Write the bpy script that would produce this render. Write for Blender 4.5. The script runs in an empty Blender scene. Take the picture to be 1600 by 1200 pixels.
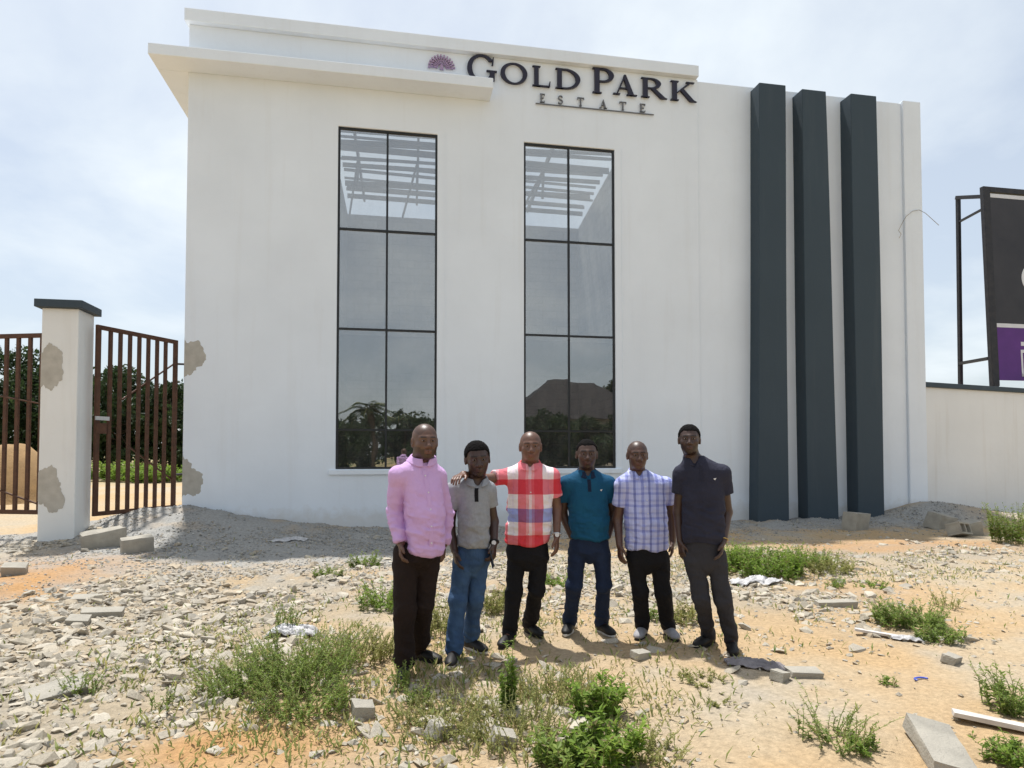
import bpy, bmesh, math, random
import numpy as np
from mathutils import Vector, Matrix

random.seed(7)
rng = np.random.default_rng(11)
sc = bpy.context.scene
col = sc.collection
R = math.radians

# ------------------------------------------------------------------ camera, sky, sun, exposure
FPX, PCX, PCY = 1016.0, 800.0, 678.0            # focal length and principal point, in 1600-px photo units
PITCH, YAW = R(1.8), R(10.2)
CAM = np.array([0.0, -14.0, 1.6])
cd = bpy.data.cameras.new('camera')
cam = bpy.data.objects.new('camera', cd)
col.objects.link(cam)
cam.location = CAM
cam.rotation_euler = (math.pi / 2 + PITCH, 0, -YAW)
cd.sensor_width = 36.0
cd.lens = 36.0 * FPX / 1600.0
cd.shift_y = (PCY - 600.0) / 1600.0
cd.clip_start, cd.clip_end = 0.05, 2000.0
sc.camera = cam

SUN_EL = R(72.0)
SUN_H = Vector((-0.316, 0.949, 0.0)).normalized()
SUN_DIR = (SUN_H * math.cos(SUN_EL) + Vector((0, 0, math.sin(SUN_EL)))).normalized()

w = bpy.data.worlds.new('World')
sc.world = w
w.use_nodes = True
nt = w.node_tree
nt.nodes.clear()
N = nt.nodes.new
wo = N('ShaderNodeOutputWorld')
sky = N('ShaderNodeTexSky')
sky.sky_type = 'NISHITA'
sky.sun_disc = False
sky.sun_elevation = SUN_EL
sky.sun_rotation = math.atan2(SUN_H.x, SUN_H.y)
sky.air_density, sky.dust_density, sky.ozone_density = 1.0, 2.2, 1.0
bg = N('ShaderNodeBackground')
bg.inputs['Strength'].default_value = 0.10
bgc = N('ShaderNodeBackground')
bgc.inputs['Color'].default_value = (0.885, 0.955, 1.0, 1)
bgc.inputs['Strength'].default_value = 0.75
mixw = N('ShaderNodeMixShader')
tc = N('ShaderNodeTexCoord')
sep = N('ShaderNodeSeparateXYZ')
addz = N('ShaderNodeMath'); addz.operation = 'ADD'; addz.inputs[1].default_value = 0.22
dvx = N('ShaderNodeMath'); dvx.operation = 'DIVIDE'
dvy = N('ShaderNodeMath'); dvy.operation = 'DIVIDE'
cmb = N('ShaderNodeCombineXYZ')
cn = N('ShaderNodeTexNoise')
cn.inputs['Scale'].default_value = 1.1
cn.inputs['Detail'].default_value = 8.0
cn.inputs['Roughness'].default_value = 0.55
cn.inputs['Distortion'].default_value = 0.25
cr = N('ShaderNodeValToRGB')
cr.color_ramp.elements[0].position = 0.45
cr.color_ramp.elements[0].color = (0.46, 0.46, 0.46, 1)
cr.color_ramp.elements[1].position = 0.70
cr.color_ramp.elements[1].color = (1.0, 1.0, 1.0, 1)
lk = nt.links.new
lk(tc.outputs['Generated'], sep.inputs[0])
lk(sep.outputs['Z'], addz.inputs[0])
lk(sep.outputs['X'], dvx.inputs[0]); lk(addz.outputs[0], dvx.inputs[1])
lk(sep.outputs['Y'], dvy.inputs[0]); lk(addz.outputs[0], dvy.inputs[1])
lk(dvx.outputs[0], cmb.inputs[0]); lk(dvy.outputs[0], cmb.inputs[1])
cmb.inputs[2].default_value = 1.1
lk(cmb.outputs[0], cn.inputs['Vector'])
lk(cn.outputs['Fac'], cr.inputs['Fac'])
lk(sky.outputs[0], bg.inputs['Color'])
lk(cr.outputs[0], mixw.inputs['Fac'])
lk(bg.outputs[0], mixw.inputs[1]); lk(bgc.outputs[0], mixw.inputs[2])
lk(mixw.outputs[0], wo.inputs['Surface'])

sl = bpy.data.lights.new('sun', 'SUN')
sl.energy = 3.9
sl.angle = R(1.5)
sl.color = (1.0, 0.975, 0.94)
so = bpy.data.objects.new('sun', sl)
col.objects.link(so)
so.rotation_euler = (-SUN_DIR).to_track_quat('-Z', 'Y').to_euler()
so.location = (0, 0, 30)

sc.view_settings.view_transform = 'Standard'
sc.view_settings.look = 'None'
sc.view_settings.gamma = 1.0
sc.view_settings.use_curve_mapping = False
sc.view_settings.exposure = 0.50


# ------------------------------------------------------------------ photo pixel -> world point
def ray(px, py):
    xc = (px - PCX) / FPX
    yc = -(py - PCY) / FPX
    fw = math.cos(PITCH) - yc * math.sin(PITCH)
    z = yc * math.cos(PITCH) + math.sin(PITCH)
    return np.array([math.cos(YAW) * xc + math.sin(YAW) * fw, -math.sin(YAW) * xc + math.cos(YAW) * fw, z])


def fac(px, py, Y=0.0):
    r = ray(px, py)
    return CAM + r * ((Y - CAM[1]) / r[1])


def grd(px, py, z=0.0):
    r = ray(px, py)
    return CAM + r * ((z - CAM[2]) / r[2])


def dep(px, py, d):
    return CAM + ray(px, py) * d


CF = np.array([math.sin(YAW) * math.cos(PITCH), math.cos(YAW) * math.cos(PITCH), math.sin(PITCH)])
CR = np.array([math.cos(YAW), -math.sin(YAW), 0.0])
CU = np.cross(CR, CF)


def proj(P):
    v = np.asarray(P, float) - CAM
    d = v @ CF
    return PCX + FPX * (v @ CR) / d, PCY - FPX * (v @ CU) / d, d


# ------------------------------------------------------------------ numpy noise
def _hash(ix, iy, iz, seed):
    h = (ix.astype(np.int64) * 374761393 + iy.astype(np.int64) * 668265263 + iz.astype(np.int64) * 2147483647 + seed * 974634777) & 0xFFFFFFFF
    h = ((h ^ (h >> 13)) * 1274126177) & 0xFFFFFFFF
    h = h ^ (h >> 16)
    return (h & 0xFFFF) / 65535.0


def vnoise(p, seed=0):
    p = np.asarray(p, float)
    i = np.floor(p).astype(np.int64)
    f = p - i
    f = f * f * (3 - 2 * f)
    r = 0
    for dx in (0, 1):
        for dy in (0, 1):
            for dz in (0, 1):
                wt = (f[:, 0] if dx else 1 - f[:, 0]) * (f[:, 1] if dy else 1 - f[:, 1]) * (f[:, 2] if dz else 1 - f[:, 2])
                r = r + wt * _hash(i[:, 0] + dx, i[:, 1] + dy, i[:, 2] + dz, seed)
    return r * 2 - 1


def fbm(p, seed=0, octs=4, gain=0.5):
    a, s, r = 1.0, 0.0, 0
    p = np.asarray(p, float)
    for o in range(octs):
        r = r + a * vnoise(p * 2.0 ** o, seed + o * 17)
        s += a
        a *= gain
    return r / s


# ------------------------------------------------------------------ mesh helpers
class MB:
    def __init__(s):
        s.v, s.f = [], []

    def add(s, verts, faces):
        o = len(s.v)
        s.v += [tuple(map(float, v)) for v in verts]
        s.f += [tuple(i + o for i in f) for f in faces]
        return s

    def hexa(s, p):            # 8 points: bottom 4 ccw, top 4 ccw
        return s.add(p, [(3, 2, 1, 0), (4, 5, 6, 7), (0, 1, 5, 4), (1, 2, 6, 5), (2, 3, 7, 6), (3, 0, 4, 7)])

    def box(s, x0, x1, y0, y1, z0, z1):
        return s.hexa([(x0, y0, z0), (x1, y0, z0), (x1, y1, z0), (x0, y1, z0), (x0, y0, z1), (x1, y0, z1), (x1, y1, z1), (x0, y1, z1)])

    def bar(s, a, b, wdt, dpt=None, up=(0, 0, 1)):      # rectangular bar from a to b
        dpt = wdt if dpt is None else dpt
        a, b = Vector(a), Vector(b)
        d = (b - a).normalized()
        u = Vector(up)
        if abs(d.dot(u)) > 0.98:
            u = Vector((0, 1, 0))
        x = d.cross(u).normalized()
        y = x.cross(d).normalized()
        x, y = x * wdt / 2, y * dpt / 2
        return s.hexa([a - x - y, a + x - y, a + x + y, a - x + y, b - x - y, b + x - y, b + x + y, b - x + y])

    def tube(s, pts, rads, n=6):
        pts = [Vector(p) for p in pts]
        vs, fs = [], []
        for i, p in enumerate(pts):
            d = (pts[min(i + 1, len(pts) - 1)] - pts[max(i - 1, 0)])
            d = d.normalized() if d.length > 1e-9 else Vector((0, 0, 1))
            u = Vector((1, 0, 0)) if abs(d.x) < 0.8 else Vector((0, 1, 0))
            x = d.cross(u).normalized()
            y = d.cross(x)
            r = rads[i] if hasattr(rads, '__len__') else rads
            for k in range(n):
                t = 2 * math.pi * k / n
                vs.append(p + (x * math.cos(t) + y * math.sin(t)) * r)
        for i in range(len(pts) - 1):
            for k in range(n):
                a, b = i * n + k, i * n + (k + 1) % n
                fs.append((a, b, b + n, a + n))
        fs.append(tuple(range(n))[::-1])
        fs.append(tuple(range((len(pts) - 1) * n, len(pts) * n)))
        return s.add(vs, fs)

    def prism(s, poly, y0, y1):       # polygon in x,z extruded along y
        n = len(poly)
        vs = [(p[0], y0, p[1]) for p in poly] + [(p[0], y1, p[1]) for p in poly]
        fs = [tuple(range(n)), tuple(range(2 * n - 1, n - 1, -1))]
        fs += [(i, i + n, (i + 1) % n + n, (i + 1) % n) for i in range(n)]
        return s.add(vs, fs)

    def strip(s, a, b, y0, y1):       # ribbon between two x,z polylines extruded along y
        n = len(a)
        vs = [(p[0], y0, p[1]) for p in a] + [(p[0], y0, p[1]) for p in b] + [(p[0], y1, p[1]) for p in a] + [(p[0], y1, p[1]) for p in b]
        fs = []
        for i in range(n - 1):
            fs += [(i, i + 1, n + i + 1, n + i), (2 * n + i, 3 * n + i, 3 * n + i + 1, 2 * n + i + 1),
                   (i, 2 * n + i, 2 * n + i + 1, i + 1), (n + i, n + i + 1, 3 * n + i + 1, 3 * n + i)]
        fs += [(0, n, 3 * n, 2 * n), (n - 1, 3 * n - 1, 4 * n - 1, 2 * n - 1)]
        return s.add(vs, fs)

    def mesh(s, name, m=None):
        me = bpy.data.meshes.new(name)
        me.from_pydata(s.v, [], s.f)
        me.validate()
        bm = bmesh.new(); bm.from_mesh(me)
        bmesh.ops.recalc_face_normals(bm, faces=bm.faces)
        bm.to_mesh(me); bm.free()
        if m: me.materials.append(m)
        return me

    def build(s, name, m, parent=None, bevel=0.0, smooth=False):
        return link(name, s.mesh(name, m), parent, bevel, smooth)


def link(name, me, parent=None, bevel=0.0, smooth=False):
    o = bpy.data.objects.new(name, me)
    col.objects.link(o)
    if parent: o.parent = parent
    if bevel:
        b = o.modifiers.new('bevel', 'BEVEL'); b.width = bevel; b.segments = 2; b.limit_method = 'ANGLE'; b.angle_limit = R(40)
    if smooth and me is not None:
        me.polygons.foreach_set('use_smooth', [True] * len(me.polygons))
    return o


def np_mesh(name, V, F, m=None, smooth=False, colr=None):
    """V (n,3), F (k,3|4) arrays -> mesh quickly"""
    me = bpy.data.meshes.new(name)
    V = np.asarray(V, np.float32); F = np.asarray(F, np.int32)
    k, c = F.shape
    me.vertices.add(len(V)); me.vertices.foreach_set('co', V.ravel())
    me.loops.add(k * c); me.loops.foreach_set('vertex_index', F.ravel())
    me.polygons.add(k)
    me.polygons.foreach_set('loop_start', np.arange(0, k * c, c, dtype=np.int32))
    me.polygons.foreach_set('use_smooth', np.full(k, smooth))
    me.update(calc_edges=True)
    if colr is not None:
        a = me.color_attributes.new('Col', 'FLOAT_COLOR', 'POINT')
        cc = np.ones((len(V), 4), np.float32); cc[:, :3] = colr
        a.data.foreach_set('color', cc.ravel())
    if m: me.materials.append(m)
    return me


def tag(o, label=None, cat=None, group=None, kind=None):
    if label: o['label'] = label
    if cat: o['category'] = cat
    if group: o['group'] = group
    if kind: o['kind'] = kind
    return o


def empty(name, loc=(0, 0, 0), rz=0.0):
    o = bpy.data.objects.new(name, None)
    o.empty_display_size = 0.2
    col.objects.link(o)
    o.location = tuple(map(float, loc)); o.rotation_euler = (0, 0, rz)
    return o


# ------------------------------------------------------------------ materials
def nodes_of(name):
    m = bpy.data.materials.new(name)
    m.use_nodes = True
    t = m.node_tree
    return m, t, t.nodes['Principled BSDF'], t.nodes['Material Output']


def ramp(t, fac_out, stops, interp='LINEAR'):
    r = t.nodes.new('ShaderNodeValToRGB')
    e = r.color_ramp.elements
    r.color_ramp.interpolation = interp
    while len(e) > 1: e.remove(e[-1])
    e[0].position, e[0].color = stops[0][0], (*stops[0][1], 1)
    for p, c in stops[1:]:
        x = e.new(p); x.color = (*c, 1)
    t.links.new(fac_out, r.inputs['Fac'])
    return r


def noise(t, vec, scale, detail=5, rough=0.55, dist=0.0):
    n = t.nodes.new('ShaderNodeTexNoise')
    n.inputs['Scale'].default_value = scale
    n.inputs['Detail'].default_value = detail
    n.inputs['Roughness'].default_value = rough
    n.inputs['Distortion'].default_value = dist
    if vec is not None: t.links.new(vec, n.inputs['Vector'])
    return n


def coords(t, kind='Object', scale=None):
    c = t.nodes.new('ShaderNodeTexCoord')
    if scale is None: return c.outputs[kind]
    mp = t.nodes.new('ShaderNodeMapping')
    mp.inputs['Scale'].default_value = scale
    t.links.new(c.outputs[kind], mp.inputs['Vector'])
    return mp.outputs['Vector']


def add_bump(t, b, height, strength=0.3, dist=0.01, prev=None):
    bp = t.nodes.new('ShaderNodeBump')
    bp.inputs['Strength'].default_value = strength
    bp.inputs['Distance'].default_value = dist
    t.links.new(height, bp.inputs['Height'])
    if prev is not None: t.links.new(prev, bp.inputs['Normal'])
    t.links.new(bp.outputs[0], b.inputs['Normal'])
    return bp.outputs[0]


def mixrgb(t, a, b, f, mode='MIX'):
    m = t.nodes.new('ShaderNodeMix'); m.data_type = 'RGBA'; m.blend_type = mode
    for s, v in (('A', a), ('B', b)):
        sock = [i for i in m.inputs if i.name == s and i.type == 'RGBA'][0]
        if isinstance(v, tuple): sock.default_value = (*v[:3], 1)
        else: t.links.new(v, sock)
    fs = [i for i in m.inputs if i.name == 'Factor' and i.type == 'VALUE'][0]
    if isinstance(f, (int, float)): fs.default_value = f
    else: t.links.new(f, fs)
    return [o for o in m.outputs if o.type == 'RGBA'][0]


def pmat(name, ca, cb=None, scale=4.0, rough=0.8, bump=0.3, bscale=40.0, bdist=0.01, metal=0.0, spec=0.3, cs=None, detail=6):
    m, t, b, o = nodes_of(name)
    v = coords(t, 'Object', cs)
    cb = cb or tuple(c * 0.85 for c in ca)
    n = noise(t, v, scale, detail)
    r = ramp(t, n.outputs['Fac'], [(0.32, ca), (0.70, cb)])
    t.links.new(r.outputs[0], b.inputs['Base Color'])
    b.inputs['Roughness'].default_value = rough
    b.inputs['Metallic'].default_value = metal
    b.inputs['Specular IOR Level'].default_value = spec
    if bump:
        n2 = noise(t, v, bscale, 6, 0.6)
        add_bump(t, b, n2.outputs['Fac'], bump, bdist)
    return m


def attr_mat(name, rough=0.9, nscale=30.0, amt=0.35, bump=0.3, bscale=60.0, bdist=0.01, spec=0.2, trans=0.0):
    m, t, b, o = nodes_of(name)
    a = t.nodes.new('ShaderNodeAttribute'); a.attribute_name = 'Col'
    v = coords(t, 'Object')
    n = noise(t, v, nscale, 6, 0.6)
    r = ramp(t, n.outputs['Fac'], [(0.25, (1 - amt,) * 3), (0.75, (1 + amt * 0.6,) * 3)])
    c = mixrgb(t, a.outputs['Color'], r.outputs[0], 1.0, 'MULTIPLY')
    t.links.new(c, b.inputs['Base Color'])
    b.inputs['Roughness'].default_value = rough
    b.inputs['Specular IOR Level'].default_value = spec
    if bump:
        n2 = noise(t, v, bscale, 8, 0.65)
        add_bump(t, b, n2.outputs['Fac'], bump, bdist)
    if trans:
        tr = t.nodes.new('ShaderNodeBsdfTranslucent')
        t.links.new(c, tr.inputs['Color'])
        mx = t.nodes.new('ShaderNodeMixShader'); mx.inputs[0].default_value = trans
        t.links.new(b.outputs[0], mx.inputs[1]); t.links.new(tr.outputs[0], mx.inputs[2])
        t.links.new(mx.outputs[0], o.inputs['Surface'])
    return m


def wall_mat(name, base, dirt, dirt_amt=0.35, splash=False):
    """painted render: faint roller variation, vertical streaks and splash dirt with shapes of their own"""
    m, t, b, o = nodes_of(name)
    v = coords(t, 'Object')
    n1 = noise(t, v, 0.55, 5, 0.55)
    n2 = noise(t, coords(t, 'Object', (2.2, 2.2, 0.16)), 1.6, 6, 0.6)
    c1 = ramp(t, n1.outputs['Fac'], [(0.35, base), (0.68, tuple(x * 0.93 for x in base))])
    f2 = ramp(t, n2.outputs['Fac'], [(0.55, (0, 0, 0)), (0.82, (dirt_amt,) * 3)])
    c2 = mixrgb(t, c1.outputs[0], dirt, f2.outputs[0])
    n4 = noise(t, v, 9.0, 7, 0.65)
    f4 = ramp(t, n4.outputs['Fac'], [(0.60, (0, 0, 0)), (0.78, (dirt_amt * 0.5,) * 3)])
    c3 = mixrgb(t, c2, dirt, f4.outputs[0])
    if splash:      # mud spatter thrown up from the yard, ragged upper edge
        sp = t.nodes.new('ShaderNodeSeparateXYZ'); t.links.new(v, sp.inputs[0])
        n6 = noise(t, v, 4.0, 8, 0.7)
        mm = t.nodes.new('ShaderNodeMath'); mm.operation = 'MULTIPLY_ADD'; mm.inputs[1].default_value = -1.4; mm.inputs[2].default_value = 0.85
        t.links.new(sp.outputs['Z'], mm.inputs[0])
        m2 = t.nodes.new('ShaderNodeMath'); m2.operation = 'ADD'; t.links.new(mm.outputs[0], m2.inputs[0]); t.links.new(n6.outputs['Fac'], m2.inputs[1])
        f6 = ramp(t, m2.outputs[0], [(0.62, (0, 0, 0)), (1.0, (0.42,) * 3)])
        c3 = mixrgb(t, c3, (0.50, 0.45, 0.37), f6.outputs[0])
    t.links.new(c3, b.inputs['Base Color'])
    b.inputs['Roughness'].default_value = 0.62
    b.inputs['Specular IOR Level'].default_value = 0.25
    n3 = noise(t, v, 3.0, 3, 0.5)
    p = add_bump(t, b, n3.outputs['Fac'], 0.25, 0.03)
    n5 = noise(t, v, 120.0, 4, 0.6)
    add_bump(t, b, n5.outputs['Fac'], 0.25, 0.004, p)
    return m


M = {}
M['white'] = wall_mat('painted_white_render', (0.77, 0.825, 0.885), (0.50, 0.48, 0.45), 0.18, True)
M['white_pillar'] = wall_mat('painted_white_pillar', (0.74, 0.755, 0.745), (0.45, 0.41, 0.35), 0.30)
M['white_fence'] = wall_mat('painted_white_fence', (0.74, 0.755, 0.755), (0.48, 0.43, 0.36), 0.30)
M['slate'] = wall_mat('dark_slate_paint', (0.046, 0.066, 0.083), (0.080, 0.098, 0.110), 0.40)
M['cement'] = pmat('bare_cement', (0.36, 0.34, 0.29), (0.27, 0.25, 0.215), 6, 0.9, 0.5, 60, 0.006)
M['patch'] = pmat('dried_cement_patch', (0.47, 0.45, 0.40), (0.38, 0.36, 0.315), 7, 0.9, 0.6, 60, 0.008)
M['block'] = pmat('sandcrete_block', (0.40, 0.37, 0.31), (0.28, 0.26, 0.22), 5, 0.95, 0.8, 70, 0.012)
M['frame'] = pmat('black_aluminium', (0.018, 0.020, 0.022), (0.026, 0.028, 0.03), 3, 0.4, 0.0)
M['rust'] = pmat('brown_painted_steel', (0.105, 0.048, 0.026), (0.060, 0.028, 0.017), 7, 0.6, 0.25, 90, 0.003)
M['steel'] = pmat('black_steel', (0.022, 0.022, 0.026), (0.04, 0.036, 0.036), 7, 0.55, 0.2, 90, 0.003)
M['timber'] = pmat('roof_timber', (0.22, 0.18, 0.14), (0.13, 0.11, 0.09), 5, 0.85, 0.4, 40, 0.006)
M['letter'] = pmat('dark_navy_letter', (0.020, 0.018, 0.034), (0.026, 0.024, 0.042), 3, 0.35, 0.0)
M['lettergrey'] = pmat('grey_letter', (0.16, 0.165, 0.18), (0.12, 0.125, 0.14), 3, 0.4, 0.0)
M['mauve'] = pmat('mauve_emblem', (0.42, 0.30, 0.44), (0.36, 0.25, 0.39), 3, 0.45, 0.0)
M['board'] = pmat('black_board_vinyl', (0.030, 0.029, 0.033), (0.045, 0.042, 0.045), 1.2, 0.5, 0.1, 3, 0.02)
M['purple'] = pmat('purple_board_vinyl', (0.110, 0.030, 0.200), (0.085, 0.024, 0.16), 1.5, 0.5, 0.1, 3, 0.02)
M['boardwhite'] = pmat('white_board_vinyl', (0.70, 0.70, 0.72), (0.6, 0.6, 0.62), 2, 0.5, 0.0)
M['sacking'] = pmat('dirty_white_plastic', (0.58, 0.57, 0.56), (0.34, 0.33, 0.33), 18, 0.6, 0.4, 30, 0.01)
M['greycloth'] = pmat('crumpled_grey_cloth', (0.30, 0.27, 0.27), (0.20, 0.18, 0.185), 14, 0.9, 0.5, 60, 0.01)
M['plank'] = pmat('weathered_plank', (0.62, 0.58, 0.54), (0.42, 0.38, 0.34), 8, 0.8, 0.3, 40, 0.006)
M['blue'] = pmat('blue_plastic', (0.05, 0.09, 0.50), (0.07, 0.11, 0.40), 6, 0.4, 0.0)
M['ground'] = attr_mat('sandy_ground', 0.97, 26.0, 0.28, 0.9, 34.0, 0.030, 0.1)
M['stone'] = attr_mat('concrete_rubble', 0.95, 14.0, 0.28, 0.6, 45.0, 0.010, 0.15)
M['leaf'] = attr_mat('leaf_green', 0.55, 3.0, 0.25, 0.0, spec=0.3, trans=0.45)
M['bark'] = pmat('bark', (0.10, 0.075, 0.05), (0.06, 0.045, 0.032), 8, 0.95, 0.8, 20, 0.03, cs=(1, 1, 0.25))
M['skin'] = attr_mat('skin', 0.42, 30.0, 0.22, 0.3, 160.0, 0.003, 0.5)
M['hair'] = pmat('short_black_hair', (0.0045, 0.004, 0.004), (0.008, 0.007, 0.007), 90, 0.95, 0.9, 180, 0.006, spec=0.1)
M['roof'] = pmat('dark_roof_sheets', (0.035, 0.03, 0.03), (0.022, 0.02, 0.02), 2, 0.7, 0.3, 10, 0.02)
M['cream'] = pmat('cream_house_paint', (0.45, 0.40, 0.33), (0.36, 0.32, 0.27), 1, 0.8, 0.2, 20, 0.01)
M['screen'] = pmat('dark_phone', (0.015, 0.015, 0.018), (0.02, 0.02, 0.022), 5, 0.2, 0.0, spec=0.5)
M['watch'] = pmat('pale_metal', (0.62, 0.62, 0.62), (0.5, 0.5, 0.5), 6, 0.3, 0.0, metal=0.6)
M['gold'] = pmat('gold_metal', (0.60, 0.42, 0.16), (0.5, 0.35, 0.12), 6, 0.3, 0.0, metal=0.8)
M['eye'] = pmat('eye_white', (0.30, 0.28, 0.26), (0.25, 0.23, 0.21), 6, 0.45, 0.0)


def interior_block_mat():
    m, t, b, o = nodes_of('interior_block_wall')
    v = coords(t, 'Object')
    sp = t.nodes.new('ShaderNodeSeparateXYZ'); t.links.new(v, sp.inputs[0])
    ad = t.nodes.new('ShaderNodeMath'); ad.operation = 'ADD'
    t.links.new(sp.outputs['X'], ad.inputs[0]); t.links.new(sp.outputs['Y'], ad.inputs[1])
    cb = t.nodes.new('ShaderNodeCombineXYZ')
    t.links.new(ad.outputs[0], cb.inputs[0]); t.links.new(sp.outputs['Z'], cb.inputs[1])
    br = t.nodes.new('ShaderNodeTexBrick')
    br.inputs['Scale'].default_value = 1.0
    br.inputs['Brick Width'].default_value = 0.47
    br.inputs['Row Height'].default_value = 0.245
    br.inputs['Mortar Size'].default_value = 0.008
    br.inputs['Color1'].default_value = (0.40, 0.38, 0.34, 1)
    br.inputs['Color2'].default_value = (0.34, 0.325, 0.29, 1)
    br.inputs['Mortar'].default_value = (0.24, 0.23, 0.21, 1)
    t.links.new(cb.outputs[0], br.inputs['Vector'])
    n = noise(t, v, 3.0, 6)
    r = ramp(t, n.outputs['Fac'], [(0.3, (0.85,) * 3), (0.7, (1.05,) * 3)])
    c = mixrgb(t, br.outputs['Color'], r.outputs[0], 1.0, 'MULTIPLY')
    t.links.new(c, b.inputs['Base Color'])
    b.inputs['Roughness'].default_value = 0.95
    add_bump(t, b, br.outputs['Fac'], -0.5, 0.01)
    return m


def glass_mat():
    m, t, b, o = nodes_of('tinted_reflective_glass')
    t.nodes.remove(b)
    tr = t.nodes.new('ShaderNodeBsdfTransparent'); tr.inputs[0].default_value = (0.79, 0.80, 0.80, 1)
    gl = t.nodes.new('ShaderNodeBsdfGlossy'); gl.inputs['Roughness'].default_value = 0.0
    gl.inputs['Color'].default_value = (0.92, 0.92, 0.91, 1)
    lwn = t.nodes.new('ShaderNodeLayerWeight'); lwn.inputs['Blend'].default_value = 0.5
    pw_ = t.nodes.new('ShaderNodeMath'); pw_.operation = 'POWER'; pw_.inputs[1].default_value = 4.0
    t.links.new(lwn.outputs['Facing'], pw_.inputs[0])
    lw = t.nodes.new('ShaderNodeMath'); lw.operation = 'MULTIPLY_ADD'; lw.inputs[1].default_value = 0.6; lw.inputs[2].default_value = 0.26
    t.links.new(pw_.outputs[0], lw.inputs[0])
    n = noise(t, coords(t, 'Object', (0.7, 0.7, 0.5)), 1.2, 2)
    bp = t.nodes.new('ShaderNodeBump'); bp.inputs['Strength'].default_value = 0.09; bp.inputs['Distance'].default_value = 0.05
    t.links.new(n.outputs['Fac'], bp.inputs['Height']); t.links.new(bp.outputs[0], gl.inputs['Normal'])
    mx = t.nodes.new('ShaderNodeMixShader')
    t.links.new(lw.outputs[0], mx.inputs[0]); t.links.new(tr.outputs[0], mx.inputs[1]); t.links.new(gl.outputs[0], mx.inputs[2])
    df = t.nodes.new('ShaderNodeBsdfDiffuse'); df.inputs[0].default_value = (0.62, 0.61, 0.58, 1)
    nd = noise(t, coords(t, 'Object', (1.0, 1.0, 0.35)), 5.0, 7, 0.65)
    rd = ramp(t, nd.outputs['Fac'], [(0.30, (0.008,) * 3), (0.75, (0.055,) * 3)])
    mx2 = t.nodes.new('ShaderNodeMixShader')
    t.links.new(rd.outputs[0], mx2.inputs[0]); t.links.new(mx.outputs[0], mx2.inputs[1]); t.links.new(df.outputs[0], mx2.inputs[2])
    t.links.new(mx2.outputs[0], o.inputs['Surface'])
    return m


M['interior'] = interior_block_mat()
M['glass'] = glass_mat()


# ------------------------------------------------------------------ ground
def gauss(X, Y, cx, cy, sx, sy, rot=0.0):
    c, s = math.cos(rot), math.sin(rot)
    dx, dy = X - cx, Y - cy
    u, v = c * dx + s * dy, -s * dx + c * dy
    return np.exp(-0.5 * ((u / sx) ** 2 + (v / sy) ** 2))


def height(X, Y, fine=True):
    X = np.asarray(X, float); Y = np.asarray(Y, float)
    sh = X.shape
    x, y = X.ravel(), Y.ravel()
    p = np.stack([x, y, np.zeros_like(x)], 1)
    near = 1 / (1 + np.exp((np.hypot(x - 2, y + 6) - 16) / 3))
    h = 0.05 * fbm(p * 0.5, 3, 3)
    people = gauss(x, y, 0.7, -8.6, 2.2, 0.9)
    h = h * (1 - 0.85 * people)
    h += 0.36 * gauss(x, y, -4.6, -0.1, 1.1, 0.9) + 0.22 * gauss(x, y, -3.4, -0.3, 1.6, 0.8)
    h += 0.34 * gauss(x, y, 12.9, -0.1, 0.9, 0.6) + 0.09 * gauss(x, y, 11.4, -0.2, 2.2, 0.7) + 0.12 * gauss(x, y, 14.6, -0.9, 1.8, 0.7)
    h += 0.05 * gauss(x, y, 3.0, -0.2, 5.0, 0.7)
    h += 0.30 * np.clip((y - 1.0) / 6.0, 0, 1) * (x < -4.0)
    h += 0.10 * gauss(x, y, -4.6, -4.6, 0.7, 1.3, -0.12)
    if fine:
        rub = rubble_zone(x, y)
        h += near * (0.022 * fbm(p * 2.3, 9, 4) + (0.010 + 0.030 * rub + 0.035 * gravel_zone(x, y)) * fbm(p * 7.0, 21, 4) + 0.05 * gravel_zone(x, y) * fbm(p * 2.0, 63, 3))
    far = np.clip((np.hypot(x, y) - 60) / 200, 0, 1)
    h += far * 0.6 * fbm(p * 0.02, 5, 2)
    return h.reshape(sh)


def sand_tongue(x, y):
    return np.clip(1.25 * gauss(x, y, -4.75, -4.7, 0.80, 1.5, -0.12) + 1.2 * gauss(x, y, -0.85, -10.15, 0.42, 0.28) + 0.9 * gauss(x, y, 2.6, -9.7, 1.3, 0.8), 0, 1)


def rubble_zone(x, y):
    a = 1.1 * gauss(x, y, -2.5, -8.3, 1.15, 1.7) + 0.9 * gauss(x, y, -2.2, -6.0, 1.4, 1.0) + 0.9 * gauss(x, y, -1.9, -9.9, 0.6, 0.8)
    b = 0.9 * gauss(x, y, 3.9, -7.2, 0.9, 0.7) + 0.6 * gauss(x, y, 1.3, -6.0, 1.8, 1.2) + 0.4 * gauss(x, y, 0.3, -9.9, 0.9, 0.6)
    c = 0.40 * gauss(x, y, 8.0, -5.2, 2.6, 0.8) + 0.7 * gauss(x, y, 4.3, -8.9, 0.40, 0.25) + 0.5 * gauss(x, y, -6.4, -1.8, 0.8, 0.5)
    return np.clip(a + b + c, 0, 1) * np.clip(1 - 1.1 * sand_tongue(x, y), 0, 1)


def gravel_zone(x, y):
    a = gauss(x, y, -1.6, -2.6, 2.6, 1.9) + 0.75 * gauss(x, y, 3.0, -1.0, 4.5, 0.9) + 0.85 * gauss(x, y, 11, -0.6, 3.5, 0.7) + 0.9 * gauss(x, y, -4.5, 0.0, 1.0, 1.2) + 0.8 * gauss(x, y, -7.2, -0.4, 1.2, 0.5)
    return np.clip(a, 0, 1)


def hz(x, y):
    return float(height(np.array([x]), np.array([y]))[0])


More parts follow.
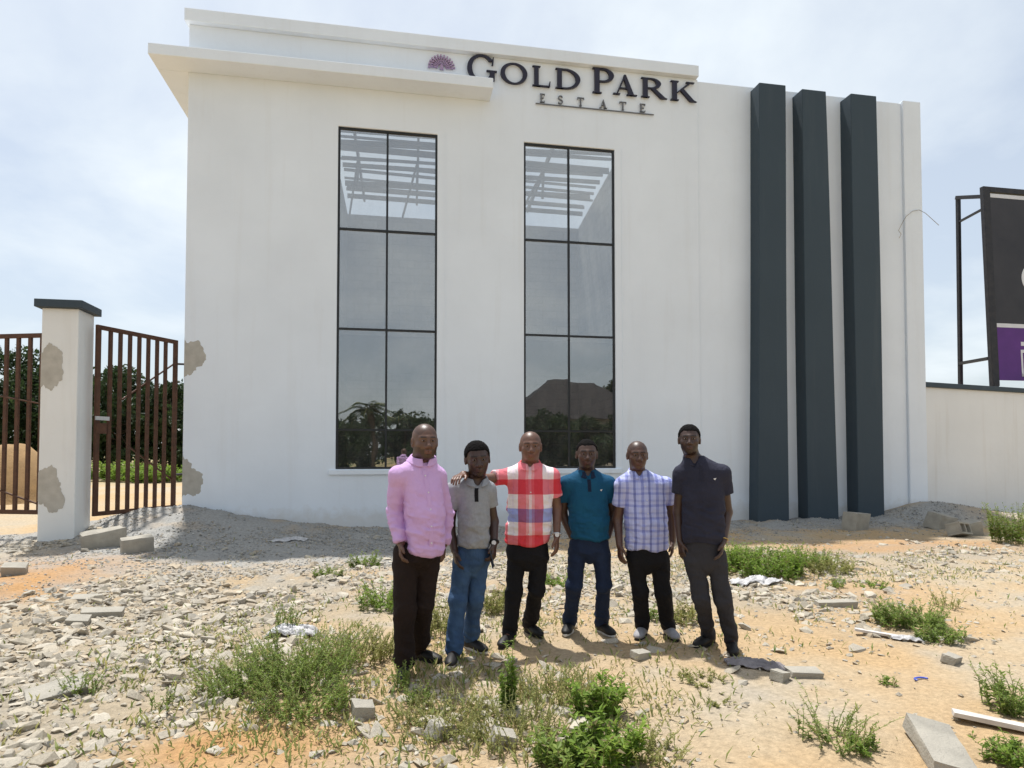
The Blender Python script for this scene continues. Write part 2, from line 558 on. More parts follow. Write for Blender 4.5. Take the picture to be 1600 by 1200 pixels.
def gpt(px, py):
    z = 0.0
    for _ in range(6):
        p = grd(px, py, z)
        z += (hz(p[0], p[1]) - z) * 0.8
    return p


def axis(lo, hi, step, far, growth=1.16):
    c = list(np.arange(lo, hi + 1e-6, step))
    s, x = step, hi
    up = []
    while x < far: s *= growth; x += s; up.append(x)
    s, x = step, lo
    dn = []
    while x > -far: s *= growth; x -= s; dn.append(x)
    return np.array(dn[::-1] + c + up)


gx, gy = axis(-8.5, 11.0, 0.055, 900), axis(-11.3, 1.0, 0.055, 900)
GX, GY = np.meshgrid(gx, gy, indexing='ij')
GZ = height(GX, GY)
gv = np.stack([GX.ravel(), GY.ravel(), GZ.ravel()], 1)
nx_, ny_ = len(gx), len(gy)
ii, jj = np.meshgrid(np.arange(nx_ - 1), np.arange(ny_ - 1), indexing='ij')
a_ = (ii * ny_ + jj).ravel()
gf = np.stack([a_, a_ + ny_, a_ + ny_ + 1, a_ + 1], 1)
x, y = gv[:, 0], gv[:, 1]
pp = np.stack([x, y, np.zeros_like(x)], 1)
sand = np.array([0.50, 0.350, 0.195]); pale = np.array([0.48, 0.390, 0.270]); orange = np.array([0.47, 0.265, 0.115]); grey = np.array([0.36, 0.35, 0.325]); rubc = np.array([0.38, 0.325, 0.24])
nz1 = fbm(pp * 0.8, 31, 4); nz2 = fbm(pp * 2.6, 47, 4)
c_ = sand + (pale - sand) * np.clip(0.45 + 1.3 * nz1 + 0.5 * nz2, 0, 1)[:, None]
og = 1.3 * gauss(x, y, -4.75, -4.7, 0.75, 1.5, -0.12) + gauss(x, y, -6.2, -6.4, 1.2, 0.9, 0.5) + 1.0 * gauss(x, y, 7.6, -4.1, 0.8, 0.35, -0.3) + 1.1 * gauss(x, y, 9.6, -4.1, 1.3, 0.45, -0.3) + 0.7 * gauss(x, y, -0.85, -10.15, 0.5, 0.3) + 0.5 * gauss(x, y, 4.6, -7.2, 0.9, 0.5) + 0.5 * gauss(x, y, 0.5, -6.3, 1.4, 0.5)
og = np.clip(og * (1.35 + 0.9 * nz2), 0, 1)
c_ = c_ + (orange - c_) * (og * 0.9)[:, None]
rz_ = np.clip(rubble_zone(x, y) * (1.1 + 0.8 * nz2), 0, 1)
c_ = c_ + (rubc - c_) * (rz_ * 0.8)[:, None]  # ground colour darkened under the rubble, as shade in the gaps between stones
gz_ = np.clip((gravel_zone(x, y) * 1.3 + 0.6 * nz2 + 0.3 * nz1 - 0.15), 0, 1)
c_ = c_ + (grey - c_) * gz_[:, None]
dirt = np.clip(0.5 * gauss(x, y, 7.5, -4.6, 3.5, 0.8) * (1 + nz2), 0, 1)
c_ = c_ + (np.array([0.36, 0.32, 0.26]) - c_) * dirt[:, None]
far_g = np.clip((np.hypot(x - 1, y + 6) - 24) / 14, 0, 1) * np.clip(0.6 + 1.2 * nz1, 0, 1)
c_ = c_ + (np.array([0.10, 0.13, 0.045]) - c_) * far_g[:, None]
ground = link('ground', np_mesh('ground', gv, gf, M['ground'], True, c_))
tag(ground, kind='structure')

# ------------------------------------------------------------------ the gatehouse
TOP = 10.40
XL, XS, XR = -4.19, 6.95, 12.92         # left corner, step, right corner
W1, W2 = (-1.22, 0.875), (2.79, 4.90)
ZB, ZT = 1.29, 8.56
WALL_T = 0.23
house = empty('gatehouse', (4.3, 0, 0))
tag(house, 'tall white rendered gatehouse with two long dark windows and three slate fins', 'building')
HO = Vector((4.3, 0, 0))


def hb(mb, name, m, bevel=0.0, parent=None, smooth=False):
    me = mb.mesh(name, m)
    me.transform(Matrix.Translation(-HO))
    return link(name, me, parent or house, bevel, smooth)


def wall_open(xs, zs, holes, y0, y1):
    """wall panel on a grid with openings, with reveals"""
    xs, zs = sorted(set(xs)), sorted(set(zs))
    mb = MB()
    nx, nz = len(xs) - 1, len(zs) - 1

    def solid(i, k):
        if i < 0 or k < 0 or i >= nx or k >= nz: return False
        cx_, cz_ = (xs[i] + xs[i + 1]) / 2, (zs[k] + zs[k + 1]) / 2
        return not any(h[0] < cx_ < h[1] and h[2] < cz_ < h[3] for h in holes)
    vid = {}

    def v(i, k, y):
        key = (i, k, y)
        if key not in vid:
            vid[key] = len(mb.v); mb.v.append((xs[i], y, zs[k]))
        return vid[key]
    for i in range(nx):
        for k in range(nz):
            if not solid(i, k): continue
            mb.f.append((v(i, k, y0), v(i + 1, k, y0), v(i + 1, k + 1, y0), v(i, k + 1, y0)))
            mb.f.append((v(i, k, y1), v(i, k + 1, y1), v(i + 1, k + 1, y1), v(i + 1, k, y1)))
            for di, dk, e in ((-1, 0, ((i, k), (i, k + 1))), (1, 0, ((i + 1, k + 1), (i + 1, k))), (0, -1, ((i + 1, k), (i, k))), (0, 1, ((i, k + 1), (i + 1, k + 1)))):
                if not solid(i + di, k + dk):
                    (p, q), (r_, s_) = e
                    mb.f.append((v(p, q, y0), v(r_, s_, y0), v(r_, s_, y1), v(p, q, y1)))
    return mb


holes = [(W1[0], W1[1], ZB, ZT), (W2[0], W2[1], ZB, ZT)]
fw = wall_open([XL, *W1, *W2, XS], [-0.5, ZB, ZT, TOP], holes, 0.0, WALL_T)
hb(fw, 'front_wall', M['white'], 0.012)
BD = 7.0
hb(MB().box(XS, XR - 0.50, 0.035, 0.035 + WALL_T, -0.5, TOP - 0.02), 'fin_wall', M['white'], 0.01)
hb(MB().box(XR - 0.50, XR, -0.03, 0.45, -0.5, TOP + 0.03), 'corner_pilaster', M['white'], 0.015)
hb(MB().box(XL + 0.002, XL + WALL_T, WALL_T, BD, -0.5, TOP), 'side_wall', M['white'], 0.01)
hb(MB().box(XR - WALL_T, XR - 0.004, 0.45, BD, -0.5, TOP - 0.3), 'side_wall', M['white'], 0.01)
back_top = float(fac(600, 338, BD)[2])
hb(MB().box(XL + 0.002, XR - 0.004, BD, BD + WALL_T, -0.5, back_top), 'back_wall', M['interior'])
hb(MB().box(-1.75, -1.52, WALL_T, BD, -0.5, back_top), 'partition_wall', M['interior'])
# right partition with a raking gable top
pg = MB()
pg.hexa([(6.05, WALL_T, -0.5), (6.28, WALL_T, -0.5), (6.28, BD, -0.5), (6.05, BD, -0.5), (6.05, WALL_T, 10.3), (6.28, WALL_T, 10.3), (6.28, BD, back_top), (6.05, BD, back_top)])
hb(pg, 'partition_wall', M['interior'])
hb(MB().box(-1.52, 6.05, WALL_T, BD, 0.05, 0.15), 'floor_slab', M['cement'])
hb(MB().box(-1.52, 6.05, WALL_T, 2.35, 9.62, 9.80), 'roof_slab', M['cement'])
hb(MB().box(-1.518, 6.048, WALL_T + 0.02, BD - 0.002, 4.16, 4.32), 'added_shade_floor', M['cement'])  # unseen floor, added to keep the lower storey dark behind the glass
# coping and parapet band, canopy slab
hb(MB().box(XL - 0.06, XS - 0.03, -0.13, WALL_T + 0.06, TOP, TOP + 0.26), 'parapet_coping', M['white'], 0.012)
slab = MB()
slab.box(-4.78, 2.02, -0.53, -0.002, 9.40, 9.62)
slab.box(-4.78, XL - 0.002, -0.002, 3.6, 9.40, 9.62)
hb(slab, 'canopy_slab', M['white'], 0.012)
# fins
for (xb0, xb1, xt0, xt1, zt) in ((8.15, 8.93, 8.33, 8.99, 10.28), (9.43, 10.23, 9.41, 10.05, 10.24), (10.72, 11.44, 10.72, 11.42, 10.26)):
    fm = MB()
    n = 8
    ring = []
    for k in range(n + 1):
        t = k / n
        z = -0.4 + t * (zt + 0.4)
        a0 = xb0 + (xt0 - xb0) * t + 0.012 * math.sin(t * 5 + xb0 * 3); a1 = xb1 + (xt1 - xb1) * t + 0.012 * math.sin(t * 6 + xb0)
        ring.append([(a0, -0.35, z), (a1, -0.35, z), (a1, 0.036 + 0.2, z), (a0, 0.036 + 0.2, z)])
    vs = [p for r_ in ring for p in r_]
    fs = [(3, 2, 1, 0), tuple(4 * n + q for q in range(4))]
    for k in range(n):
        for q in range(4):
            fs.append((4 * k + q, 4 * k + (q + 1) % 4, 4 * k + 4 + (q + 1) % 4, 4 * k + 4 + q))
    fm.add(vs, fs)
    hb(fm, 'fin', M['slate'], 0.018)
# windows
ROWS = [1.29, 2.115, 4.25, 6.38, 8.56]
for (xa, xb) in (W1, W2):
    wn = MB()
    fy0, fy1, t = 0.035, 0.095, 0.045
    wn.box(xa, xa + t, fy0, fy1, ZB, ZT); wn.box(xb - t, xb, fy0, fy1, ZB, ZT)
    wn.box(xa + t, xb - t, fy0, fy1, ZB, ZB + t); wn.box(xa + t, xb - t, fy0, fy1, ZT - t, ZT)
    wf = hb(wn, 'window', M['frame'], 0.003)
    xm = (xa + xb) / 2 - 0.02
    me = MB().box(xm - 0.022, xm + 0.022, fy0 + 0.005, fy1 - 0.004, ZB + t, ZT - t).mesh('mullion', M['frame'])
    me.transform(Matrix.Translation(-HO)); link('mullion', me, wf)
    for z in ROWS[1:-1]:
        for (p, q) in ((xa + t, xm - 0.022), (xm + 0.022, xb - t)):
            me = MB().box(p, q, fy0 + 0.005, fy1 - 0.004, z - 0.022, z + 0.022).mesh('transom', M['frame'])
            me.transform(Matrix.Translation(-HO)); link('transom', me, wf)
    for k in range(4):
        z0 = ROWS[k] + (t if k == 0 else 0.022); z1 = ROWS[k + 1] - (t if k == 3 else 0.022)
        for (p, q) in ((xa + t, xm - 0.022), (xm + 0.022, xb - t)):
            pm = MB().box(p, q, 0.062, 0.068, z0, z1).mesh('pane', M['glass'])
            cx_, cz_ = (p + q) / 2, (z0 + z1) / 2
            pm.transform(Matrix.Translation((-cx_, -0.065, -cz_)))
            o = link('pane', pm, wf)
            o.location = Vector((cx_, 0.065, cz_)) - HO
            o.rotation_euler = (R(random.uniform(-0.35, 0.35)), 0, R(random.uniform(-0.35, 0.35)))
    hb(MB().box(xa - 0.13, xb + 0.12, -0.05, 0.03, ZB - 0.115, ZB - 0.012), 'window_sill', M['white'], 0.008)
    # plaster band down the right jamb
    hb(MB().box(xb + 0.16, xb + 0.19, -0.008, 0.0, ZB - 0.01, ZT + 0.05), 'jamb_bead', M['white'])
# roof timbers seen through the upper panes
for k, (yy, zz, s) in enumerate(((2.9, 9.90, 0.13), (3.35, 9.92, 0.07), (3.8, 9.83, 0.16), (4.3, 9.86, 0.07), (4.7, 9.80, 0.11), (5.15, 9.78, 0.07), (5.6, 9.70, 0.14), (6.1, 9.66, 0.08), (6.55, 9.58, 0.13), (2.62, 9.96, 0.06), (3.12, 9.86, 0.05), (3.58, 9.95, 0.05), (4.05, 9.78, 0.05), (5.0, 9.88, 0.06), (5.4, 9.62, 0.05), (6.3, 9.78, 0.06))):
    tw = random.uniform(-0.12, 0.12)
    b = MB().bar((-1.5, yy, zz + tw), (6.04, yy + random.uniform(-0.2, 0.2), zz - tw), 0.06, s)
    hb(b, 'purlin', M['timber'])
for xx in (-1.1, 0.55, 2.6, 4.2):
    hb(MB().bar((xx, 2.4, 10.06), (xx + 0.1, BD, 9.72), 0.06, 0.16), 'rafter', M['timber'])
    hb(MB().bar((xx + 0.02, 4.4, 8.9 + 0.2), (xx + 0.05, 4.4, 10.0), 0.07, 0.05), 'truss_post', M['timber'])
    hb(MB().bar((xx - 0.35, 6.9, 9.2), (xx + 0.05, 4.4, 9.95), 0.05, 0.07), 'truss_strut', M['timber'])
# cement repair patches at the hinge places
def patch(cx_, cz_, w_, h_, seed, half=False):
    pts = []
    rr = random.Random(seed)
    ph_ = [rr.uniform(0, 6.28) for _ in range(4)]
    n = 110
    for k in range(n):
        t = 2 * math.pi * k / n
        r_ = 1 + 0.16 * math.sin(2 * t + ph_[0]) + 0.12 * math.sin(3 * t + ph_[1]) + 0.06 * math.sin(7 * t + ph_[2]) + 0.035 * math.sin(17 * t + ph_[3]) + rr.uniform(-0.035, 0.035)
        X_ = w_ * r_ * math.cos(t)
        if half: X_ = max(X_, 0.0)
        pts.append((cx_ + X_, cz_ + h_ * r_ * math.sin(t)))
    return pts
for (cx_, cz_, w_, h_, sd) in ((XL + 0.003, 3.55, 0.32, 0.44, 4), (XL + 0.003, 1.15, 0.33, 0.42, 9)):
    hb(MB().prism(patch(cx_, cz_, w_, h_, sd, True), -0.004, 0.003), 'cement_patch', M['patch'])
# loose cable on the corner pilaster
cpts = [fac(px, py, -0.06) for px, py in ((1405, 372), (1408, 366), (1404, 360), (1410, 348), (1416, 338), (1426, 330), (1436, 328))] + [fac(px, py, -0.25) for px, py in ((1446, 333), (1456, 342), (1467, 352))]
hb(MB().tube(cpts, 0.007, 5), 'loose_cable', M['block'])

# ------------------------------------------------------------------ the sign
def arc(cx_, cz_, rx, rz, a0, a1, n=22):
    return [(cx_ + rx * math.cos(R(a0 + (a1 - a0) * k / n)), cz_ + rz * math.sin(R(a0 + (a1 - a0) * k / n))) for k in range(n + 1)]


def rect(x0, x1, z0, z1):
    return [(x0, z0), (x1, z0), (x1, z1), (x0, z1)]


def glyph(ch):
    """pieces in a box 1 high; returns (width, polygons, ribbons)"""
    P, S = [], []
    st, th, sf = 0.17, 0.055, 0.045

    def stem(x, w_=st, z0=0.0, z1=1.0, serif=True):
        P.append(rect(x, x + w_, z0, z1))
        if serif:
            for zb in (z0, z1 - sf):
                P.append(rect(x - 0.07, x + w_ + 0.07, zb, zb + sf))
    if ch == 'O':
        W_ = 1.02
        S.append((arc(.51, .5, .51, .52, 0, 360, 40), arc(.51, .5, .34, .465, 0, 360, 40)))
    elif ch == 'G':
        W_ = 1.04
        S.append((arc(.51, .5, .51, .52, 38, 330, 36), arc(.51, .5, .34, .465, 38, 330, 36)))
        P.append(rect(.80, .97, .06, .44)); P.append(rect(.68, 1.05, .40, .445))
        P.append([(.86, .66), (.92, .66), (.94, .96), (.90, .96)])
    elif ch == 'L':
        W_ = .70
        stem(.07)
        P.append(rect(.24, .66, 0, .05)); P.append([(.62, .0), (.68, .0), (.70, .27), (.665, .27)])
    elif ch == 'D':
        W_ = .95
        stem(.07)
        S.append((arc(.36, .5, .58, .5, 90, -90), arc(.36, .5, .41, .445, 90, -90)))
        P.append(rect(.2, .37, .945, 1.0)); P.append(rect(.2, .37, 0, .055))
    elif ch in 'PR':
        W_ = .78 if ch == 'P' else .92
        stem(.07)
        S.append((arc(.36, .73, .38, .27, 90, -90), arc(.36, .73, .21, .22, 90, -90)))
        P.append(rect(.2, .37, .95, 1.0)); P.append(rect(.2, .37, .46, .51))
        if ch == 'R':
            P.append([(.36, .47), (.52, .47), (.88, .06), (.98, .0), (.74, .0)])
    elif ch == 'A':
        W_ = 1.0
        P.append([(.12, .0), (.18, .0), (.50, .93), (.46, 1.02)])
        P.append([(.66, .0), (.86, .0), (.52, 1.02), (.44, 1.02), (.42, .9)])
        P.append(rect(.26, .70, .31, .36)); P.append(rect(.0, .28, 0, sf)); P.append(rect(.56, .98, 0, sf))
    elif ch == 'K':
        W_ = .98
        stem(.07)
        P.append([(.24, .42), (.30, .42), (.80, .96), (.72, .98)]); P.append(rect(.60, .92, .955, 1.0))
        P.append([(.36, .56), (.46, .66), (.90, .06), (1.02, .0), (.76, .0)])
    elif ch == 'E':
        W_ = .66
        stem(.07, .13)
        P.append(rect(.2, .58, 0, .06)); P.append(rect(.2, .58, .94, 1)); P.append(rect(.2, .48, .48, .54))
        P.append(rect(.56, .60, .0, .2)); P.append(rect(.56, .60, .8, 1.0))
    elif ch == 'T':
        W_ = .8
        stem(.33, .13)
        P.append(rect(.02, .78, .94, 1.0)); P.append(rect(.02, .06, .78, .95)); P.append(rect(.74, .78, .78, .95))
    elif ch == 'S':
        W_ = .55
        S.append((arc(.27, .74, .26, .27, 20, 270, 16), arc(.27, .74, .15, .20, 20, 270, 16)))
        S.append((arc(.27, .27, .27, .27, 90, -160, 16), arc(.27, .27, .16, .20, 90, -160, 16)))
    return W_, P, S


def letter(ch, x0, x1, z0, z1, y0, y1, m, parent, off):
    W_, P, S = glyph(ch)
    sx, sz = (x1 - x0) / W_, (z1 - z0)
    mb = MB()
    f = lambda p: (x0 + p[0] * sx, z0 + p[1] * sz)
    k = 0
    for poly in P:
        mb.prism([f(p) for p in poly], y0 - 0.0009 * k, y1 + 0.0003 * k); k += 1
    for a, b in S:
        mb.strip([f(p) for p in a], [f(p) for p in b], y0 - 0.0009 * k, y1 + 0.0003 * k); k += 1
    me = mb.mesh('letter', m)
    me.transform(Matrix.Translation(-Vector(off)))
    o = link('letter', me, parent)
    o['label'] = 'letter ' + ch
    return o


so_ = (4.2, -0.03, 9.8)
sign = empty('estate_sign', so_)
tag(sign, 'raised dark serif lettering GOLD PARK ESTATE with mauve tree emblem on the parapet', 'sign')
BZ = 9.82
for ch, pa, pb, big in (('G', 730, 776, 1), ('O', 782, 824, 0), ('L', 832, 860, 0), ('D', 868, 907, 0), ('P', 926, 961, 1), ('A', 958, 996, 0), ('R', 1002, 1040, 0), ('K', 1048, 1087, 0)):
    xa, xb = fac(pa, 110 + (pa - 730) * .09, -0.06)[0], fac(pb, 110 + (pb - 730) * .09, -0.06)[0]
    letter(ch, xa, xb, BZ - (0.02 if big else 0), BZ + (0.56 if big else 0.455), -0.075, -0.022, M['letter'], sign, so_)
for ch, pa, pb in (('E', 844, 852), ('S', 872, 880), ('T', 902, 913), ('A', 937, 949), ('T', 968, 979), ('E', 1000, 1009)):
    xa, xb = fac(pa, 150, -0.05)[0], fac(pb, 165, -0.05)[0]
    letter(ch, xa, xb, 9.475, 9.665, -0.05, -0.015, M['lettergrey'], sign, so_)
me = MB().box(3.05, 5.84, -0.045, -0.015, 9.432, 9.448).mesh('underline', M['lettergrey']); me.transform(Matrix.Translation(-Vector(so_)))
link('underline', me, sign)
em = MB()
ecx, ecz = 0.955, 10.01
k = 0
for i in range(13):          # branching crown strokes inside a half dome
    a = R(4 + 172 * i / 12)
    for r0, r1, wd in ((0.085, 0.165, 0.02), (0.185, 0.235, 0.028), (0.252, 0.295, 0.036)):
        a2 = a + (0.06 if r0 > 0.2 else 0)
        ca, sa = math.cos(a2), math.sin(a2)
        px_, pz_ = -sa * wd / 2, ca * wd / 2
        em.prism([(ecx + ca * r0 - px_ * .6, ecz + sa * r0 - pz_ * .6), (ecx + ca * r1 - px_, ecz + sa * r1 - pz_), (ecx + ca * r1 + px_, ecz + sa * r1 + pz_), (ecx + ca * r0 + px_ * .6, ecz + sa * r0 + pz_ * .6)], -0.05 - 0.0005 * k, -0.015)
        k += 1
for r_ in (0.178, 0.243):
    em.strip(arc(ecx, ecz, r_, r_, 0, 180, 28), arc(ecx, ecz, r_ - 0.014, r_ - 0.014, 0, 180, 28), -0.048, -0.016)
em.prism([(ecx - 0.045, ecz - 0.03), (ecx + 0.045, ecz - 0.03), (ecx + 0.02, ecz + 0.09), (ecx - 0.02, ecz + 0.09)], -0.047, -0.015)
me = em.mesh('emblem', M['mauve']); me.transform(Matrix.Translation(-Vector(so_)))
link('emblem', me, sign)

# ------------------------------------------------------------------ gate pillar and gates
pil = empty('gate_pillar', (-5.82, -1.05, 0))
tag(pil, 'white square gate pillar with dark coping cap and bare cement patches', 'pillar')
PO = Vector((-5.82, -1.05, 0))
def pb(mb, name, m, bevel=0.0):
    me = mb.mesh(name, m); me.transform(Matrix.Translation(-PO)); return link(name, me, pil, bevel)
pb(MB().box(-6.12, -5.53, -1.36, -0.76, -0.4, 4.18), 'shaft', M['white_pillar'], 0.015)
pb(MB().box(-6.21, -5.44, -1.45, -0.67, 4.18, 4.32), 'cap', M['slate'], 0.01)
for (pc, w_, h_, sd) in (((78, 575), 0.26, 0.42, 21), ((82, 765), 0.24, 0.36, 33)):
    c = fac(*pc, -1.36)
    pts = [(min(max(p[0], -6.118), -5.535), p[1]) for p in patch(c[0] - 0.06, c[2], w_, h_, sd)]
    pb(MB().prism(pts, -1.365, -1.358), 'cement_patch', M['patch'])


def gate(name, label, A, B, z0, z1, nb, brace):
    """framed leaf of upright flat bars from A to B (x, y)"""
    A, B = Vector((*A, 0)), Vector((*B, 0))
    o = empty(name, (A.x, A.y, z0))
    tag(o, label, 'gate')
    d = (B - A).normalized(); L = (B - A).length
    rot = math.atan2(d.y, d.x)
    o.rotation_euler = (0, 0, rot)
    H = z1 - z0
    for xx in (0.04, L - 0.04):
        MB().box(xx - 0.04, xx + 0.04, -0.03, 0.03, 0, H).build('stile', M['rust'], o, 0.004)
    for zz in (0.04, H - 0.04):
        MB().box(0.081, L - 0.081, -0.028, 0.028, zz - 0.04, zz + 0.04).build('rail', M['rust'], o, 0.004)
    bm_ = MB().box(-0.032, 0.032, -0.022, 0.022, 0.081, H - 0.081).mesh('bar', M['rust'])
    for k in range(nb):
        b = link('bar', bm_, o)
        b.location.x = 0.08 + (L - 0.16) * (k + 1) / (nb + 1)
    for (a, b_) in brace:
        MB().bar((a[0] * L, 0.036, a[1] * H), (b_[0] * L, 0.036, b_[1] * H), 0.03, 0.025).build('brace', M['rust'], o)
    return o, L, H


ga, gb_ = dep(151, 507, 11.9), dep(277, 533, 13.58)
za = dep(151, 806, 11.9)[2]
g1, L1, H1 = gate('side_gate', 'brown steel side gate leaf of upright bars hinged beside the gatehouse corner', ga[:2], gb_[:2], za, ga[2], 7, (((0.32, 0.62), (0.98, 0.86)), ((0.42, 0.36), (0.98, 0.17))))
MB().box(-0.02, 0.25, -0.055, -0.032, H1 * 0.50, H1 * 0.52).build('latch_bolt', M['watch'], g1)
MB().box(0.0, 0.20, -0.05, -0.031, H1 * 0.43, H1 * 0.485).build('lock_plate', M['rust'], g1)
for zz in (0.20, 0.86):
    MB().tube([(L1, 0, H1 * zz), (L1 + 0.22, -0.02, H1 * zz + 0.02)], 0.022, 8).build('hinge', M['steel'], g1)
gr = np.array([-6.12, -0.78]); gl_ = dep(-120, 520, 12.35)[:2]
g2, L2, H2 = gate('main_gate', 'brown steel main gate leaf of upright bars behind the white pillar', gr, gl_, 0.50, 3.84, 10, (((0.05, 0.60), (0.45, 0.66)), ((0.08, 0.05), (0.5, 0.16))))

# ------------------------------------------------------------------ fence wall and billboard, right
fwl = empty('boundary_wall', (XR, 0.1, 0))
tag(fwl, 'low white boundary wall with dark coping running off the gatehouse', 'wall')
fwl.rotation_euler = (0, 0, math.atan2(0.2216, 0.975))
zc = float(fac(1446, 600)[2])
MB().box(0.01, 9.0, 0.0, 0.23, -0.5, zc - 0.06).build('wall_face', M['white_fence'], fwl, 0.01)
MB().box(0.02, 9.0, -0.07, 0.30, zc - 0.06, zc + 0.06).build('coping', M['slate'], fwl, 0.008)

BY = 2.2
bl = fac(1533, 292, BY + 0.40); bb = fac(1548, 597, BY)
bo = Vector((bb[0], BY, 0))
bill = empty('billboard', bo)
tag(bill, 'large black and purple billboard on a steel frame behind the boundary wall', 'billboard')
zt_, zb_ = bl[2], bb[2]
Lx = bl[0] - bb[0]
def BP(u, v, off=0.0):      # u metres right along the board, v 0..1 up
    return Vector((Lx * v + u, 0.40 * v - off, zb_ + (zt_ - zb_) * v))
def bquad(u0, u1, v0, v1, o0, o1):
    mb = MB()
    return mb.hexa([BP(u0, v0, o1), BP(u1, v0, o1), BP(u1, v0, o0), BP(u0, v0, o0), BP(u0, v1, o1), BP(u1, v1, o1), BP(u1, v1, o0), BP(u0, v1, o0)])
BWd = 7.0
bquad(0.24, BWd, 0.295, 0.945, 0.0, 0.05).build('black_panel', M['board'], bill)
bquad(0.24, BWd, 0.01, 0.275, 0.0, 0.05).build('purple_panel', M['purple'], bill)
bquad(0.24, BWd, 0.275, 0.295, 0.0, 0.053).build('white_stripe', M['boardwhite'], bill)
bquad(0.24, BWd, 0.945, 0.965, 0.0, 0.052).build('white_stripe', M['boardwhite'], bill)
bquad(0.0, 0.24, -0.02, 1.0, -0.06, 0.07).build('frame_post', M['steel'], bill, 0.01)
bquad(0.24, BWd, 0.972, 1.0, -0.06, 0.07).build('frame_rail', M['steel'], bill, 0.01)
def BQ(p): return Vector(p) - bo
fl_t, fl_b = fac(1497, 310, BY + 1.5), fac(1500, 598, BY + 1.5)
MB().bar(BQ((fl_t[0], BY + 1.5, fl_t[2])), BQ((fl_b[0] - 0.02, BY + 1.5, 0.0)), 0.10).build('back_post', M['steel'], bill)
MB().bar(BQ((fl_t[0] - 0.05, BY + 1.5, fl_t[2] + 0.02)), BP(0.1, 0.955, -0.07), 0.11).build('top_brace', M['steel'], bill)
MB().bar(BQ((fl_t[0], BY + 1.5, fac(1497, 347, BY + 1.5)[2])), BP(0.05, 0.885, -0.07), 0.06).build('stay', M['steel'], bill)
MB().bar(BQ((fl_b[0], BY + 1.5, fac(1500, 568, BY + 1.5)[2])), BP(0.05, 0.12, -0.07), 0.09).build('lower_brace', M['steel'], bill)
MB().bar((0.12, 0.0, -0.02 + zb_), (0.12, 0.0, 0.0), 0.16).build('front_post', M['steel'], bill)
MB().bar((BWd - 0.2, 0.0, zb_), (BWd - 0.2, 0.0, 0.0), 0.16).build('front_post', M['steel'], bill)
# first mark of the lettering, cut off by the picture edge
gw = 0.95
W_, P_, S_ = glyph('G')
gm = MB()
u0 = float(fac(1604, 440, BY)[0] - bb[0])
for k, (a, b) in enumerate(S_):
    n = len(a)
    f = lambda p, o: BP(u0 - Lx * 0.5 + p[0] * gw, 0.455 + p[1] * 0.155, o)
    vs = [f(p, .058) for p in a] + [f(p, .058) for p in b] + [f(p, .045) for p in a] + [f(p, .045) for p in b]
    fs = []
    for i in range(n - 1):
        fs += [(i, i + 1, n + i + 1, n + i), (i, 2 * n + i, 2 * n + i + 1, i + 1), (n + i, n + i + 1, 3 * n + i + 1, 3 * n + i)]
    gm.add(vs, fs)
gm.build('printed_letter', M['boardwhite'], bill)
pm_ = MB()
u1 = float(fac(1594, 560, BY)[0] - bb[0])
for (du0, du1, v0, v1) in ((0, .06, .03, .15), (0, .5, .15, .165), (0, .5, .03, .045), (0.02, .30, .185, .205)):
    f = [BP(u1 + du0, v0, .058), BP(u1 + du1, v0, .058), BP(u1 + du1, v0, .045), BP(u1 + du0, v0, .045), BP(u1 + du0, v1, .058), BP(u1 + du1, v1, .058), BP(u1 + du1, v1, .045), BP(u1 + du0, v1, .045)]
    pm_.hexa(f)
pm_.build('printed_mark', M['boardwhite'], bill)

# ------------------------------------------------------------------ plants
def leaf_quads(P, D, Nn, Ln, Wd):
    """P base (n,3), D direction, Nn side vectors -> pointed folded leaf (2 quads sharing mid rib)"""
    n = len(P)
    tip = P + D * Ln[:, None]
    mid = P + D * (Ln * 0.45)[:, None]
    up = np.cross(Nn, D)
    sag = up * (Ln * 0.10)[:, None]
    l = mid + Nn * (Wd * 0.5)[:, None] + sag
    r = mid - Nn * (Wd * 0.5)[:, None] + sag
    V = np.stack([P, l, tip, r], 1).reshape(-1, 3)
    F = np.arange(4 * n).reshape(n, 4)
    return V, F


def unit(v):
    return v / np.maximum(np.linalg.norm(v, axis=-1, keepdims=True), 1e-9)


def rand_unit(g, n):
    return unit(g.normal(size=(n, 3)))


G_FRESH = ((0.13, 0.23, 0.030), (0.30, 0.42, 0.070))
G_MID = ((0.14, 0.225, 0.042), (0.30, 0.38, 0.085))
G_DRY = ((0.22, 0.25, 0.065), (0.43, 0.40, 0.15))
G_DARK = ((0.022, 0.046, 0.016), (0.055, 0.085, 0.028))


